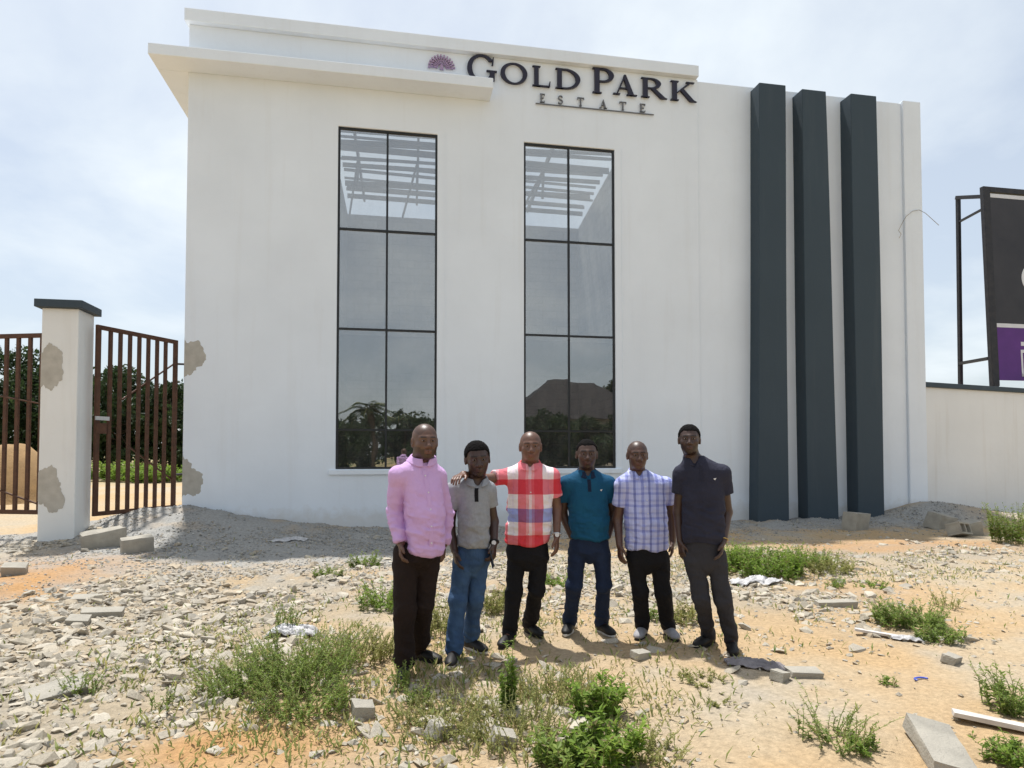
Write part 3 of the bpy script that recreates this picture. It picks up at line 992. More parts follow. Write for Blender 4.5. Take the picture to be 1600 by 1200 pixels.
def weed(name, label, px, py, rad, hgt, nst, per, leaf, pal, seed, spread=0.6, cat='weed', group=None, pos=None, flat=0.0, taper=True):
    g = np.random.default_rng(seed)
    b = np.asarray(pos if pos is not None else gpt(px, py), float)
    z0 = hz(b[0], b[1])
    root = empty(name, (b[0], b[1], z0))
    tag(root, label, cat, group)
    st = MB()
    Ps, Ds, Ls = [], [], []
    for i in range(nst):
        a = g.uniform(0, 2 * math.pi); rr = rad * 0.75 * math.sqrt(g.uniform(0, 1))
        s0 = np.array([rr * math.cos(a), rr * math.sin(a), 0.0])
        s0[2] = hz(b[0] + s0[0], b[1] + s0[1]) - z0 - 0.01
        a2 = a + g.normal() * 0.8
        lean = spread * g.uniform(0.2, 1.0)
        h = hgt * g.uniform(0.45, 1.0)
        out = np.array([math.cos(a2), math.sin(a2), 0])
        pts = []
        for k in range(6):
            t = k / 5
            pts.append(s0 + out * (lean * h * t ** 1.5) + np.array([0, 0, h * (t - flat * t * t)]) + g.normal(size=3) * 0.006)
        st.tube(pts, [0.0035 * (1 - 0.7 * k / 5) * (1 + hgt) for k in range(6)], 3)
        pts = np.array(pts)
        for q in range(per):
            t = g.uniform(0.12, 1.0) * 5
            k = min(int(t), 4); p = pts[k] + (pts[k + 1] - pts[k]) * (t - k)
            az = g.uniform(0, 2 * math.pi); el = g.uniform(-0.2, 0.9)
            Ps.append(p); Ds.append((math.cos(az) * math.cos(el), math.sin(az) * math.cos(el), math.sin(el)))
            Ls.append(leaf * g.uniform(0.55, 1.2) * ((1.15 - 0.6 * t / 5) if taper else 1))
    Ps, Ds, Ls = np.array(Ps), np.array(Ds), np.array(Ls)
    Nn = unit(np.cross(Ds, np.array([0, 0, 1.0])) + 0.4 * rand_unit(g, len(Ds)))
    V, F = leaf_quads(Ps, Ds, Nn, Ls, Ls * 0.42)
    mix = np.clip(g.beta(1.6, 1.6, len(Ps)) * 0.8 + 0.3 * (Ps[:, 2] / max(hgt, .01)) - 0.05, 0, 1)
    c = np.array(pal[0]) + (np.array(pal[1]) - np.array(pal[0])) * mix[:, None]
    dry = g.uniform(0, 1, len(Ps)) < 0.06
    c[dry] = (0.26, 0.21, 0.10)
    st.build('stem', M['stem'], root)
    link('leaves', np_mesh('leaves', V, F, M['leaf'], False, np.repeat(c, 4, 0)), root)
    return root


M['stem'] = pmat('green_stem', (0.22, 0.26, 0.085), (0.32, 0.29, 0.13), 9, 0.7, 0.0)


def tree(name, label, loc, H, rx, rz, seed, pal, n=7000, leaf=0.26, trunk_h=None, group='trees', clumps=46):
    g = np.random.default_rng(seed)
    z0 = hz(loc[0], loc[1])
    root = empty(name, (loc[0], loc[1], z0))
    tag(root, label, 'tree', group)
    th = trunk_h or H * 0.4
    t = MB()
    lean = g.normal(size=2) * 0.25
    pts = [np.array([lean[0] * k / 5, lean[1] * k / 5, -0.15 + (H * 0.8) * k / 5]) for k in range(6)]
    t.tube(pts, [0.02 * H * (1.2 - 0.2 * k) for k in range(6)], 7)
    cz = H - rz
    cl = []
    for k in range(clumps):
        d = rand_unit(g, 1)[0]; rr = g.uniform(0.35, 1.0) ** 0.6
        c = np.array([d[0] * rx * rr, d[1] * rx * rr, cz + d[2] * rz * rr])
        cl.append(c)
        if k < 14:
            p0 = pts[2] + (pts[4] - pts[2]) * g.uniform(0, 1)
            t.tube([p0, p0 + (c - p0) * 0.5 + g.normal(size=3) * 0.12, c], [0.012 * H * .5, 0.008 * H * .5, 0.004 * H * .4], 5)
    cl = np.array(cl)
    idx = g.integers(0, clumps, n)
    sig = (rx * 0.19) * g.uniform(0.6, 1.25, clumps)
    P = cl[idx] + rand_unit(g, n) * (sig[idx] * g.uniform(0.3, 1.0, n) ** 0.5 * 1.5)[:, None] * np.array([1, 1, 0.75])
    P[:, 2] = np.maximum(P[:, 2], 0.1)
    D = unit(rand_unit(g, n) + np.array([0, 0, -0.25]))
    Nn = unit(np.cross(D, rand_unit(g, n)))
    L = leaf * g.uniform(0.6, 1.3, n)
    V, F = leaf_quads(P, D, Nn, L, L * 0.55)
    tone = g.uniform(0, 1, clumps)[idx] * 0.6 + g.uniform(0, 1, n) * 0.4
    c = np.array(pal[0]) + (np.array(pal[1]) - np.array(pal[0])) * tone[:, None]
    t.build('trunk', M['bark'], root, smooth=True)
    link('crown', np_mesh('crown', V, F, M['leaf'], False, np.repeat(c, 4, 0)), root)
    return root


def palm(name, label, loc, H, seed, group=None):
    g = np.random.default_rng(seed)
    root = empty(name, (loc[0], loc[1], hz(loc[0], loc[1])))
    tag(root, label, 'palm tree', group)
    pts = [(0.15 * math.sin(k * 0.5), 0.05 * k, -0.1 + H * 0.72 * k / 7) for k in range(8)]
    MB().tube(pts, [0.24 - 0.012 * k for k in range(8)], 9).build('trunk', M['bark'], root, smooth=True)
    top = np.array(pts[-1])
    for i in range(16):
        a = 2 * math.pi * i / 16 + g.normal() * 0.15; el = g.uniform(0.1, 1.1); Lf = H * g.uniform(0.30, 0.40)
        mid = MB(); Ps, Ds, Ls = [], [], []
        rib = []
        for k in range(9):
            t = k / 8
            rib.append(top + np.array([math.cos(a), math.sin(a), 0]) * Lf * t * math.cos(el * (1 - t * .4)) + np.array([0, 0, Lf * (math.sin(el) * t - 0.75 * t * t)]))
        mid.tube(rib, [0.03 * (1 - 0.8 * k / 8) for k in range(9)], 4)
        rib = np.array(rib)
        side = np.array([-math.sin(a), math.cos(a), 0])
        for k in range(1, 9):
            for s in (-1, 1):
                for q in range(3):
                    p = rib[k - 1] + (rib[k] - rib[k - 1]) * (q / 3)
                    Ps.append(p); Ds.append(side * s + 0.6 * unit(rib[k] - rib[k - 1]) + np.array([0, 0, -0.5])); Ls.append(Lf * 0.30 * (1 - 0.6 * k / 8) + 0.1)
        Ps, Ds, Ls = np.array(Ps), unit(np.array(Ds)), np.array(Ls)
        V, F = leaf_quads(Ps, Ds, unit(np.cross(Ds, np.array([0, 0, 1.0]))), Ls, Ls * 0.10 + 0.03)
        fr = mid.build('frond', M['stem'], root)
        c = np.array(G_DARK[0]) + (np.array(G_DARK[1]) - np.array(G_DARK[0])) * g.uniform(0, 1, (len(Ps), 1))
        link('leaflets', np_mesh('leaflets', V, F, M['leaf'], False, np.repeat(c, 4, 0)), fr)
    return root


# trees beyond the gate
for i, (px, d, H, rx, rz, lab) in enumerate((
        (-70, 36, 7.6, 3.4, 3.7, 'dense dark evergreen tree behind the main gate leaf, beyond the sand heap'),
        (-190, 39, 7.2, 3.3, 3.5, 'dark evergreen tree in the row beyond the far end of the main gate leaf'),
        (-330, 42, 7.8, 3.6, 3.8, 'outermost dark evergreen tree of the row beyond the gate'),
        (30, 40, 8.0, 3.6, 3.9, 'tallest dark evergreen tree seen through the main gate bars'),
        (110, 44, 7.4, 3.4, 3.6, 'dark bushy tree standing directly behind the white gate pillar'),
        (185, 37, 6.3, 2.7, 3.0, 'dark round tree seen through the side gate next to the pillar'),
        (255, 40, 6.6, 3.0, 3.2, 'dark round tree seen through the side gate next to the gatehouse corner'),
        (330, 46, 6.8, 3.0, 3.2, 'dark tree mostly hidden behind the gatehouse side wall'))):
    p = dep(px, 700, d)
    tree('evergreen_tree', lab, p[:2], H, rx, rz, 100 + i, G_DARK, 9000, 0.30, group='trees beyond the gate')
# low green growth before those trees
g_ = np.random.default_rng(5)
for i, (px, d, hh) in enumerate(((205, 31, .9), (235, 30, .75), (262, 31, .9), (180, 32, 1.0))):
    p = dep(px, 740, d)
    weed('roadside_shrub', 'low bright green shrub at the foot of the trees beyond the side gate', 0, 0, 1.3, hh, 60, 26, 0.30, G_FRESH, 300 + i, 0.5, 'shrub', 'low shrubs beyond the side gate', pos=p[:2])

# what the windows mirror: palms, trees and a house across the road
for i, (X_, Y_, H) in enumerate(((-2.2, -43.0, 7.6), (0.3, -47.0, 7.2))):
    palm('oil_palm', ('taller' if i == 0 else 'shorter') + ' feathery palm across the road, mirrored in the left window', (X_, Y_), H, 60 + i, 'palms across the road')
for i, (X_, Y_, H, rx, lab) in enumerate((
        (-6.5, -46, 5.4, 2.8, 'low broad tree across the road left of the palms'),
        (-3.0, -51, 5.6, 3.0, 'dense tree close behind the taller palm across the road'),
        (1.2, -52, 6.4, 3.2, 'dense tree close behind the shorter palm across the road'),
        (3.4, -45, 5.8, 2.8, 'broad tree across the road right of the palms'),
        (8.0, -44, 5.4, 2.8, 'bushy tree across the road left of the dark roofed house'),
        (11.8, -39, 4.6, 2.5, 'leafy tree in front of the dark roofed house, at its left corner'),
        (15.5, -38, 4.6, 2.6, 'leafy tree in front of the middle of the dark roofed house'),
        (19.6, -39, 4.8, 2.5, 'leafy tree in front of the dark roofed house, at its right corner'),
        (24.5, -50, 10.4, 3.6, 'tall tree rising behind the right end of the dark roofed house'))):
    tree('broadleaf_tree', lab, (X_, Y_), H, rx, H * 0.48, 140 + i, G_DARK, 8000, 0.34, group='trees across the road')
vh = empty('roadside_house', (17, -49, 0))
tag(vh, 'cream house with a dark hipped roof across the road, mirrored in the right window', 'house')
MB().box(-6.5, 6.5, -4, 4, -0.4, 4.6).build('wall', M['cream'], vh)
rf = MB().add([(-7.3, -4.8, 4.5), (7.3, -4.8, 4.5), (7.3, 4.8, 4.5), (-7.3, 4.8, 4.5), (-2.6, 0, 8.6), (2.6, 0, 8.6)], [(3, 2, 1, 0), (0, 1, 5, 4), (1, 2, 5), (2, 3, 4, 5), (3, 0, 4)])
rf.build('roof', M['roof'], vh)
for xx in (-4.5, -1.5, 1.5, 4.5):
    wo_ = MB().box(xx - 0.7, xx + 0.7, 4.0, 4.06, 1.2, 2.6).build('window', M['frame'], vh)
    MB().box(xx - 0.85, xx + 0.85, 4.0, 4.16, 1.06, 1.18).build('sill', M['cement'], wo_)

# ------------------------------------------------------------------ sand heap beyond the gate
p = dep(18, 760, 19.0)
n = 40
hv, hf = [], []
for i in range(n + 1):
    for k in range(n + 1):
        u, v = i / n * 2 - 1, k / n * 2 - 1
        hv.append((u * 1.9, v * 1.9, 0))
hv = np.array(hv)
rr = np.hypot(hv[:, 0] / 1.5, hv[:, 1] / 1.5)
hv[:, 2] = 1.75 * np.cos(np.clip(rr, 0, 1) * math.pi / 2) ** 0.75 + 0.16 * fbm(hv * 1.6, 77, 4) * (rr < 1.05) - 0.12
for i in range(n):
    for k in range(n):
        a = i * (n + 1) + k
        hf.append((a, a + n + 1, a + n + 2, a + 1))
M['heap'] = pmat('brown_sand_heap', (0.36, 0.23, 0.11), (0.28, 0.18, 0.09), 3, 0.97, 0.7, 25, 0.04)
o = link('sand_heap', np_mesh('sand_heap', hv, np.array(hf), M['heap'], True))
o.location = (p[0], p[1], hz(p[0], p[1]))
tag(o, 'brown heap of sand beyond the main gate bars', 'sand heap')

# ------------------------------------------------------------------ rubble
def stone_shape(seed, flat, npts=13):
    g = random.Random(seed)
    bm = bmesh.new()
    for _ in range(npts):
        v = Vector((g.gauss(0, 1), g.gauss(0, 1), g.gauss(0, 1))).normalized()
        e = 0.72
        v = Vector([math.copysign(abs(c) ** e, c) for c in v])
        bm.verts.new((v.x * g.uniform(0.42, 0.55), v.y * g.uniform(0.30, 0.42), v.z * 0.5 * flat))
    r_ = bmesh.ops.convex_hull(bm, input=bm.verts)
    junk = [e for e in r_['geom_interior'] if isinstance(e, bmesh.types.BMVert)]
    if junk: bmesh.ops.delete(bm, geom=junk, context='VERTS')
    bmesh.ops.triangulate(bm, faces=bm.faces)
    V = np.array([v.co[:] for v in bm.verts])
    bm.verts.index_update()
    F = np.array([[v.index for v in f.verts] for f in bm.faces])
    bm.free()
    return V, F


shapes = [stone_shape(500 + k, (0.28, 0.36, 0.45, 0.6)[k % 4], (12, 14, 16)[k % 3]) for k in range(20)]
TONES = np.array([(0.47, 0.415, 0.325), (0.44, 0.395, 0.32), (0.40, 0.365, 0.305), (0.50, 0.45, 0.365), (0.46, 0.385, 0.285)])


def rot_zxy(rz_, rx_, ry_):
    return (Matrix.Rotation(rz_, 3, 'Z') @ Matrix.Rotation(rx_, 3, 'X') @ Matrix.Rotation(ry_, 3, 'Y'))


def scatter(zone, n, x0, x1, y0, y1, smin, smax, seed, power=2.2):
    g = np.random.default_rng(seed)
    X_ = g.uniform(x0, x1, n * 8); Y_ = g.uniform(y0, y1, n * 8)
    nzv = fbm(np.stack([X_, Y_, np.zeros_like(X_)], 1) * 1.7, 91, 3)
    keep = g.uniform(0, 1, n * 8) < zone(X_, Y_) * np.clip(0.70 + 1.5 * nzv, 0.04, 1)
    X_, Y_ = X_[keep][:n], Y_[keep][:n]
    s = smin + (smax - smin) * g.uniform(0, 1, len(X_)) ** power
    return X_, Y_, s


def zone_big(x, y):
    return np.clip(rubble_zone(x, y) * 1.1 + 0.012, 0, 1)


def zone_small(x, y):
    return np.clip(rubble_zone(x, y) + 0.35 * gravel_zone(x, y) + 0.05, 0, 1)


RX, RY, RS = scatter(zone_big, 7500, -7.5, 11.0, -10.9, -0.7, 0.035, 0.185, 71, 2.7)
g_ = np.random.default_rng(72)
RZ = height(RX, RY)
uu, vv, dd = proj(np.stack([RX, RY, RZ], 1))
app = RS / dd * FPX * ((uu > -10) & (uu < 1610) & (vv < 1215))
order = np.argsort(-app)
V_all, F_all, C_all, base = [], [], [], 0
stone_meshes = {}
for rank, i in enumerate(order):
    k = int(g_.integers(0, len(shapes)))
    tone = TONES[int(g_.integers(0, len(TONES)))] * g_.uniform(0.82, 1.1)
    rz_, rx_, ry_ = g_.uniform(0, 6.28), g_.normal() * 0.22, g_.normal() * 0.22
    V, F = shapes[k]
    if rank < 300:
        tk = int(g_.integers(0, 3))
        key = (k, tk)
        if key not in stone_meshes:
            stone_meshes[key] = np_mesh('rubble_piece', V, F, M['stone'], False, np.repeat(TONES[[0, 1, 3][tk]][None] * (0.97 + 0.03 * tk), len(V), 0))
        o = bpy.data.objects.new('rubble_piece', stone_meshes[key])
        col.objects.link(o)
        o.location = (RX[i], RY[i], RZ[i] + RS[i] * 0.02)
        o.rotation_euler = rot_zxy(rz_, rx_, ry_).to_euler()
        o.scale = (RS[i] * g_.uniform(0.95, 1.3), RS[i], RS[i])
        where = ('in the rubble field before the gate pillar' if RX[i] < -1.45 else 'between the men and the gatehouse' if RY[i] > -8.2 and RX[i] < 2.6
                 else 'among the weeds at the feet of the men' if RX[i] < 1.4 else 'on the sand near the low bush')
        tag(o, 'angular piece of beige concrete ' + where, 'rubble', 'rubble pieces ' + where)
    else:
        Rm = np.array(rot_zxy(rz_, rx_, ry_))
        V2 = (V * RS[i]) @ Rm.T + np.array([RX[i], RY[i], RZ[i] + RS[i] * 0.03])
        V_all.append(V2); F_all.append(F + base); base += len(V2)
        C_all.append(np.repeat(tone[None], len(V2), 0))
# chips and gravel
OV = np.array([(1, 0, 0), (-1, 0, 0), (0, 1, 0), (0, -1, 0), (0, 0, .7), (0, 0, -.7)], float) * 0.5
OF = np.array([(0, 2, 4), (2, 1, 4), (1, 3, 4), (3, 0, 4), (2, 0, 5), (1, 2, 5), (3, 1, 5), (0, 3, 5)])


def chips(X_, Y_, s, cols, seed, sink=0.1):
    g = np.random.default_rng(seed)
    n = len(X_)
    Z_ = height(X_, Y_)
    jit = 1 + 0.35 * g.normal(size=(n, 6, 1))
    V = OV[None] * jit * s[:, None, None] * np.array([1, .8, .7])
    a = g.uniform(0, 6.28, n); c, s_ = np.cos(a), np.sin(a)
    x_ = V[:, :, 0] * c[:, None] - V[:, :, 1] * s_[:, None]; y_ = V[:, :, 0] * s_[:, None] + V[:, :, 1] * c[:, None]
    tl = g.normal(size=n) * 0.4
    z_ = V[:, :, 2] + x_ * tl[:, None]
    V = np.stack([x_ + X_[:, None], y_ + Y_[:, None], z_ + (Z_ + s * sink)[:, None]], 2).reshape(-1, 3)
    F = (OF[None] + (np.arange(n) * 6)[:, None, None]).reshape(-1, 3)
    return V, F, np.repeat(cols, 6, 0)


CX, CY, CS = scatter(zone_small, 26000, -8.0, 12.0, -10.9, -0.3, 0.014, 0.06, 81, 1.6)
cc = TONES[np.random.default_rng(82).integers(0, 5, len(CX))] * np.random.default_rng(83).uniform(0.75, 1.08, (len(CX), 1))
V, F, C = chips(CX, CY, CS, cc, 84)
V_all.append(V); F_all.append(F + base); base += len(V); C_all.append(C)
o = link('rubble', np_mesh('rubble', np.concatenate(V_all), np.concatenate(F_all), M['stone'], False, np.concatenate(C_all)))
tag(o, 'countless small chips of broken beige concrete covering the yard', 'rubble', kind='stuff')
CX, CY, CS = scatter(gravel_zone, 16000, -9.0, 16.0, -6.0, -0.02, 0.016, 0.055, 86, 1.5)
cc = np.array([(0.35, 0.345, 0.325), (0.42, 0.405, 0.375), (0.28, 0.275, 0.26)])[np.random.default_rng(87).integers(0, 3, len(CX))] * np.random.default_rng(88).uniform(0.8, 1.15, (len(CX), 1))
V, F, C = chips(CX, CY, CS, cc, 89)
o = link('gravel', np_mesh('gravel', V, F, M['stone'], False, C))
tag(o, 'grey gravel banked along the foot of the gatehouse', 'gravel', kind='stuff')


# ------------------------------------------------------------------ single large pieces and litter
def chunk(name, label, cat, px, py, L, W_, H, rz, m, tilt=(0, 0), seed=0, bev=0.012, sink=0.1, z=None, hollow=False):
    p = gpt(px, py)
    g = random.Random(seed)
    mb = MB()
    j = lambda s: g.uniform(-s, s)
    if hollow:
        t = min(L, W_) * 0.17
        mb.box(-L / 2, L / 2, -W_ / 2, -W_ / 2 + t, 0, H); mb.box(-L / 2, L / 2, W_ / 2 - t, W_ / 2, 0, H)
        for xx in (-L / 2, -t / 2, L / 2 - t): mb.box(xx + .0005, xx + t - .0005, -W_ / 2 + t, W_ / 2 - t, 0.0005, H - .001)
    else:
        q = 0.07 * min(L, W_)
        mb.hexa([(-L / 2 + j(q), -W_ / 2 + j(q), 0), (L / 2 + j(q), -W_ / 2 + j(q), 0), (L / 2 + j(q), W_ / 2 + j(q), 0), (-L / 2 + j(q), W_ / 2 + j(q), 0),
                 (-L / 2 + j(q), -W_ / 2 + j(q), H), (L / 2 + j(q), -W_ / 2 + j(q), H + j(q) * .5), (L / 2 + j(q), W_ / 2 + j(q), H), (-L / 2 + j(q), W_ / 2 + j(q), H + j(q) * .5)])
    me = mb.mesh(name, m)
    if not hollow:
        bm = bmesh.new(); bm.from_mesh(me)
        bmesh.ops.subdivide_edges(bm, edges=bm.edges[:], cuts=5, use_grid_fill=True)
        P_ = np.array([v.co[:] for v in bm.verts])
        mn = min(L, W_, H)
        ctr = P_.mean(0); hd_ = np.array([L, W_, H]) / 2
        e_ = np.sort(np.abs(P_ - ctr) / hd_, 1)[:, 1]                  # near an edge or corner
        d_ = fbm(P_ / mn * 1.7 + seed * 3.1, seed, 3)[:, None] * 0.05 * mn + (np.clip(e_ - 0.75, 0, 1) * np.clip(0.3 + fbm(P_ / mn * 1.2 + seed, seed + 9, 2), 0, 1))[:, None] * -0.45 * mn
        P_ = P_ + unit(P_ - ctr) * d_
        for v_, p_ in zip(bm.verts, P_): v_.co = p_
        bm.to_mesh(me); bm.free()
    o = link(name, me, None, bev if hollow else 0.0)
    o.location = (p[0], p[1], (hz(p[0], p[1]) if z is None else z) - sink * H)
    o.rotation_euler = (tilt[0], tilt[1], rz)
    tag(o, label, cat)
    return o


chunk('sandcrete_block', 'whole grey sandcrete block leaning at the foot of the gate pillar', 'block', 163, 842, 0.62, 0.26, 0.30, 0.55, M['block'], (0.12, -0.14), 1)
chunk('sandcrete_block', 'smaller grey sandcrete block under the middle of the side gate', 'block', 215, 836, 0.46, 0.24, 0.26, 0.5, M['block'], (0.1, -0.08), 2)
chunk('sandcrete_block', 'solid sandcrete block set against the slate fins', 'block', 1336, 828, 0.46, 0.30, 0.40, 0.35, M['block'], (0.06, 0.08), 3)
chunk('sandcrete_block', 'weathered grey block half sunk in the gravel heap by the boundary wall', 'block', 1465, 825, 0.50, 0.34, 0.34, 0.2, M['block'], (0.2, 0.15), 4)
chunk('hollow_block', 'hollow sandcrete block with open cell by the boundary wall', 'block', 1487, 838, 0.46, 0.24, 0.26, 0.4, M['block'], (1.25, 0.12), 5, 0.006, -0.4, hollow=True)
chunk('sandcrete_block', 'rounded grey block beyond the hollow block by the boundary wall', 'block', 1515, 836, 0.42, 0.30, 0.30, -0.3, M['block'], (0.1, -0.2), 6)
chunk('concrete_slab', 'long pale concrete slab lying tilted in the sand before the leafy low bush', 'slab', 1468, 1178, 0.20, 0.54, 0.08, -0.48, M['block'], (0.06, 0.16), 7)
chunk('concrete_slab', 'flat pale slab piece in the sand beside the crumpled grey cloth', 'slab', 1255, 1055, 0.24, 0.14, 0.05, -0.1, M['block'], (0.05, 0.05), 8)
chunk('concrete_lump', 'small pale lump between the grey cloth and the flat slab piece', 'rubble', 1217, 1062, 0.13, 0.10, 0.07, 0.6, M['block'], (0.1, 0.2), 9)
chunk('concrete_lump', 'pale lump at the feet of the man in the blue plaid shirt', 'rubble', 1000, 1028, 0.15, 0.10, 0.06, 0.4, M['block'], (0.1, 0.1), 10)
chunk('concrete_slab', 'dark edged broken slab on the rubble below the orange sand tongue', 'slab', 160, 962, 0.36, 0.13, 0.07, 0.25, M['block'], (0.15, 0.05), 11)
chunk('concrete_slab', 'squarish slab piece lying against the dark edged broken slab', 'slab', 122, 975, 0.19, 0.15, 0.08, 0.15, M['block'], (0.2, 0.1), 12)
chunk('concrete_slab', 'broad pale slab among the rubble beside the small grey green weed', 'slab', 88, 1085, 0.34, 0.22, 0.06, 0.5, M['block'], (0.15, -0.1), 13)
chunk('concrete_slab', 'flat slab at the top of the rubble field near the orange sand', 'slab', 136, 938, 0.28, 0.18, 0.05, 0.2, M['block'], (0.1, 0.05), 14)
chunk('concrete_lump', 'grey squarish lump in the dry weeds before the man in lilac', 'rubble', 565, 1120, 0.13, 0.10, 0.10, 0.2, M['block'], (0.2, 0.1), 15)
chunk('concrete_lump', 'pale lump lying in the weeds before the man in jeans', 'rubble', 682, 1150, 0.14, 0.11, 0.09, 0.9, M['block'], (0.2, 0.3), 16)
chunk('concrete_lump', 'pale lump beside the tall spiky weed', 'rubble', 782, 1165, 0.13, 0.10, 0.09, 0.1, M['block'], (0.1, 0.3), 17)
chunk('concrete_slab', 'long white slab edge lying in the sand by the leafy low bush', 'slab', 1305, 948, 0.42, 0.12, 0.07, -0.1, M['block'], (0.05, 0.0), 18)
chunk('concrete_lump', 'pale wedge of concrete on open sand before the blue plastic', 'rubble', 1484, 1035, 0.15, 0.10, 0.07, 0.5, M['block'], (0.2, 0.1), 19)
chunk('concrete_lump', 'low rubble lump on the orange sand by the main gate', 'rubble', 22, 897, 0.26, 0.20, 0.14, 0.3, M['block'], (0.2, 0.1), 20)
chunk('timber_plank', 'white painted plank end lying beside the right hand bush', 'plank', 1590, 1142, 0.12, 0.62, 0.03, 0.85, M['plank'], (0.05, 0.15), 21, 0.004, -0.4)
chunk('timber_plank', 'thin white strip of board lying under the leafy low bush', 'plank', 1385, 995, 0.50, 0.06, 0.02, -0.55, M['plank'], (0.0, 0.1), 22, 0.003, -0.6)


def cloth(name, label, cat, px, py, sx, sy, rz, m, seed, amp=0.05):
    p = gpt(px, py)
    n = 26
    u, v = np.meshgrid(np.linspace(-1, 1, n), np.linspace(-1, 1, n), indexing='ij')
    P_ = np.stack([u.ravel(), v.ravel(), np.zeros(n * n)], 1)
    edge = 1 - 0.28 * fbm(P_ * 1.4 + 9, seed, 3)
    X_ = P_[:, 0] * sx * edge + 0.05 * sx * fbm(P_ * 3, seed + 3, 3); Y_ = P_[:, 1] * sy * edge
    c, s = math.cos(rz), math.sin(rz)
    wx, wy = p[0] + c * X_ - s * Y_, p[1] + s * X_ + c * Y_
    rdg = 1 - np.abs(fbm(P_ * np.array([2.0, 3.2, 1]), seed + 5, 4))
    Zw = height(wx, wy) + 0.012 + amp * np.clip(rdg - 0.55, 0, 1) * 2 * (1 - 0.6 * np.maximum(abs(P_[:, 0]), abs(P_[:, 1])) ** 4)
    z0 = hz(p[0], p[1])
    a = np.array([i * n + k for i in range(n - 1) for k in range(n - 1)])
    F = np.stack([a, a + n, a + n + 1, a + 1], 1)
    o = link(name, np_mesh(name, np.stack([wx - p[0], wy - p[1], Zw - z0], 1), F, m, True))
    o.location = (p[0], p[1], z0)
    sm = o.modifiers.new('thickness', 'SOLIDIFY'); sm.thickness = 0.006
    tag(o, label, cat)
    return o


cloth('crumpled_cloth', 'crumpled dirty grey cloth lying at the foot of the man in dark polo', 'cloth', 1178, 1042, 0.20, 0.085, -0.55, M['greycloth'], 3, 0.06)
cloth('plastic_scrap', 'torn dirty white plastic sheet caught in the feathery weed patch', 'litter', 457, 993, 0.20, 0.09, -0.25, M['sacking'], 8, 0.09)
cloth('plastic_scrap', 'torn white sack lying on the grey gravel below the left window', 'litter', 452, 846, 0.32, 0.16, 0.1, M['sacking'], 12, 0.06)
cloth('plastic_scrap', 'white plastic scrap beside the pale rubble below the fins weed bank', 'litter', 1180, 912, 0.30, 0.14, 0.2, M['sacking'], 15, 0.10)
cloth('plastic_scrap', 'white plastic scrap under the front edge of the leafy low bush', 'litter', 1415, 1001, 0.12, 0.05, -0.4, M['sacking'], 18, 0.04)
p = grd(1440, 1063); zz = hz(p[0], p[1])
MB().tube([(0.05 * math.cos(t), 0.03 * math.sin(t), 0.014) for t in np.linspace(0, 3.6, 12)], 0.007, 6).build('blue_plastic_scrap', M['blue'])
o = bpy.data.objects['blue_plastic_scrap']; o.location = (p[0], p[1], zz); tag(o, 'small curved scrap of blue plastic on the open sand', 'litter')

# ------------------------------------------------------------------ weeds
W = weed
W('feathery_weed', 'dense middle of the feathery weed patch before the man in lilac', 470, 1060, 0.46, 0.36, 150, 44, 0.034, G_MID, 401, 0.9, group='weeds in the yard')
W('feathery_weed', 'left fringe of the feathery weed patch, on the rubble', 385, 1075, 0.36, 0.24, 80, 36, 0.032, G_MID, 402, 1.0, group='weeds in the yard')
W('feathery_weed', 'front fringe of the feathery weed patch, next to bare sand', 480, 1112, 0.36, 0.26, 90, 38, 0.032, G_MID, 403, 0.9, group='weeds in the yard')
W('feathery_weed', 'yellowing end of the feathery weed patch beside the man in lilac', 560, 1030, 0.42, 0.24, 110, 34, 0.032, G_DRY, 404, 0.9, group='weeds in the yard')
W('feathery_weed', 'upright greyish weed behind the torn plastic sheet', 450, 985, 0.14, 0.34, 16, 40, 0.034, G_MID, 405, 0.4, group='weeds in the yard')
W('small_weed', 'small grey green weed growing between pale slabs in the rubble', 128, 1080, 0.14, 0.19, 22, 24, 0.034, G_MID, 406, 0.6, group='weeds in the yard')
W('small_weed', 'thin weed standing alone in the rubble before the feathery patch', 255, 1105, 0.09, 0.20, 9, 20, 0.03, G_MID, 407, 0.4, group='weeds in the yard')
W('small_weed', 'single thin weed growing over the shoe of the man in lilac', 628, 1078, 0.08, 0.24, 12, 30, 0.035, G_MID, 408, 0.35, group='weeds in the yard')
W('small_weed', 'small tuft of weed right of the shoe of the man in lilac', 655, 1100, 0.10, 0.16, 14, 22, 0.035, G_MID, 409, 0.5, group='weeds in the yard')
W('broadleaf_weed', 'green broad leaved weed behind the legs of the man in lilac', 600, 950, 0.34, 0.30, 50, 26, 0.055, G_FRESH, 410, 0.5, group='weeds in the yard')
W('broadleaf_weed', 'yellow green weed behind the man in jeans', 690, 985, 0.36, 0.30, 80, 28, 0.044, G_DRY, 411, 0.5, group='weeds in the yard')
W('broadleaf_weed', 'yellow green weed between the man in jeans and the man in red plaid', 765, 955, 0.30, 0.26, 60, 28, 0.044, G_DRY, 412, 0.5, group='weeds in the yard')
W('spike_weed', 'tall narrow spiky weed standing before the man in red plaid', 795, 1112, 0.045, 0.46, 8, 95, 0.050, G_FRESH, 413, 0.10, group='weeds in the yard', taper=True)
W('broadleaf_weed', 'bushy bright green weed, upper part of the leafy clump before the man in teal', 935, 1118, 0.17, 0.27, 42, 32, 0.050, G_FRESH, 414, 0.6, group='weeds in the yard', taper=False)
W('broadleaf_weed', 'bushy green weed, lower part of the leafy clump before the man in teal', 945, 1190, 0.20, 0.22, 46, 30, 0.056, G_FRESH, 415, 0.6, group='weeds in the yard', taper=False)
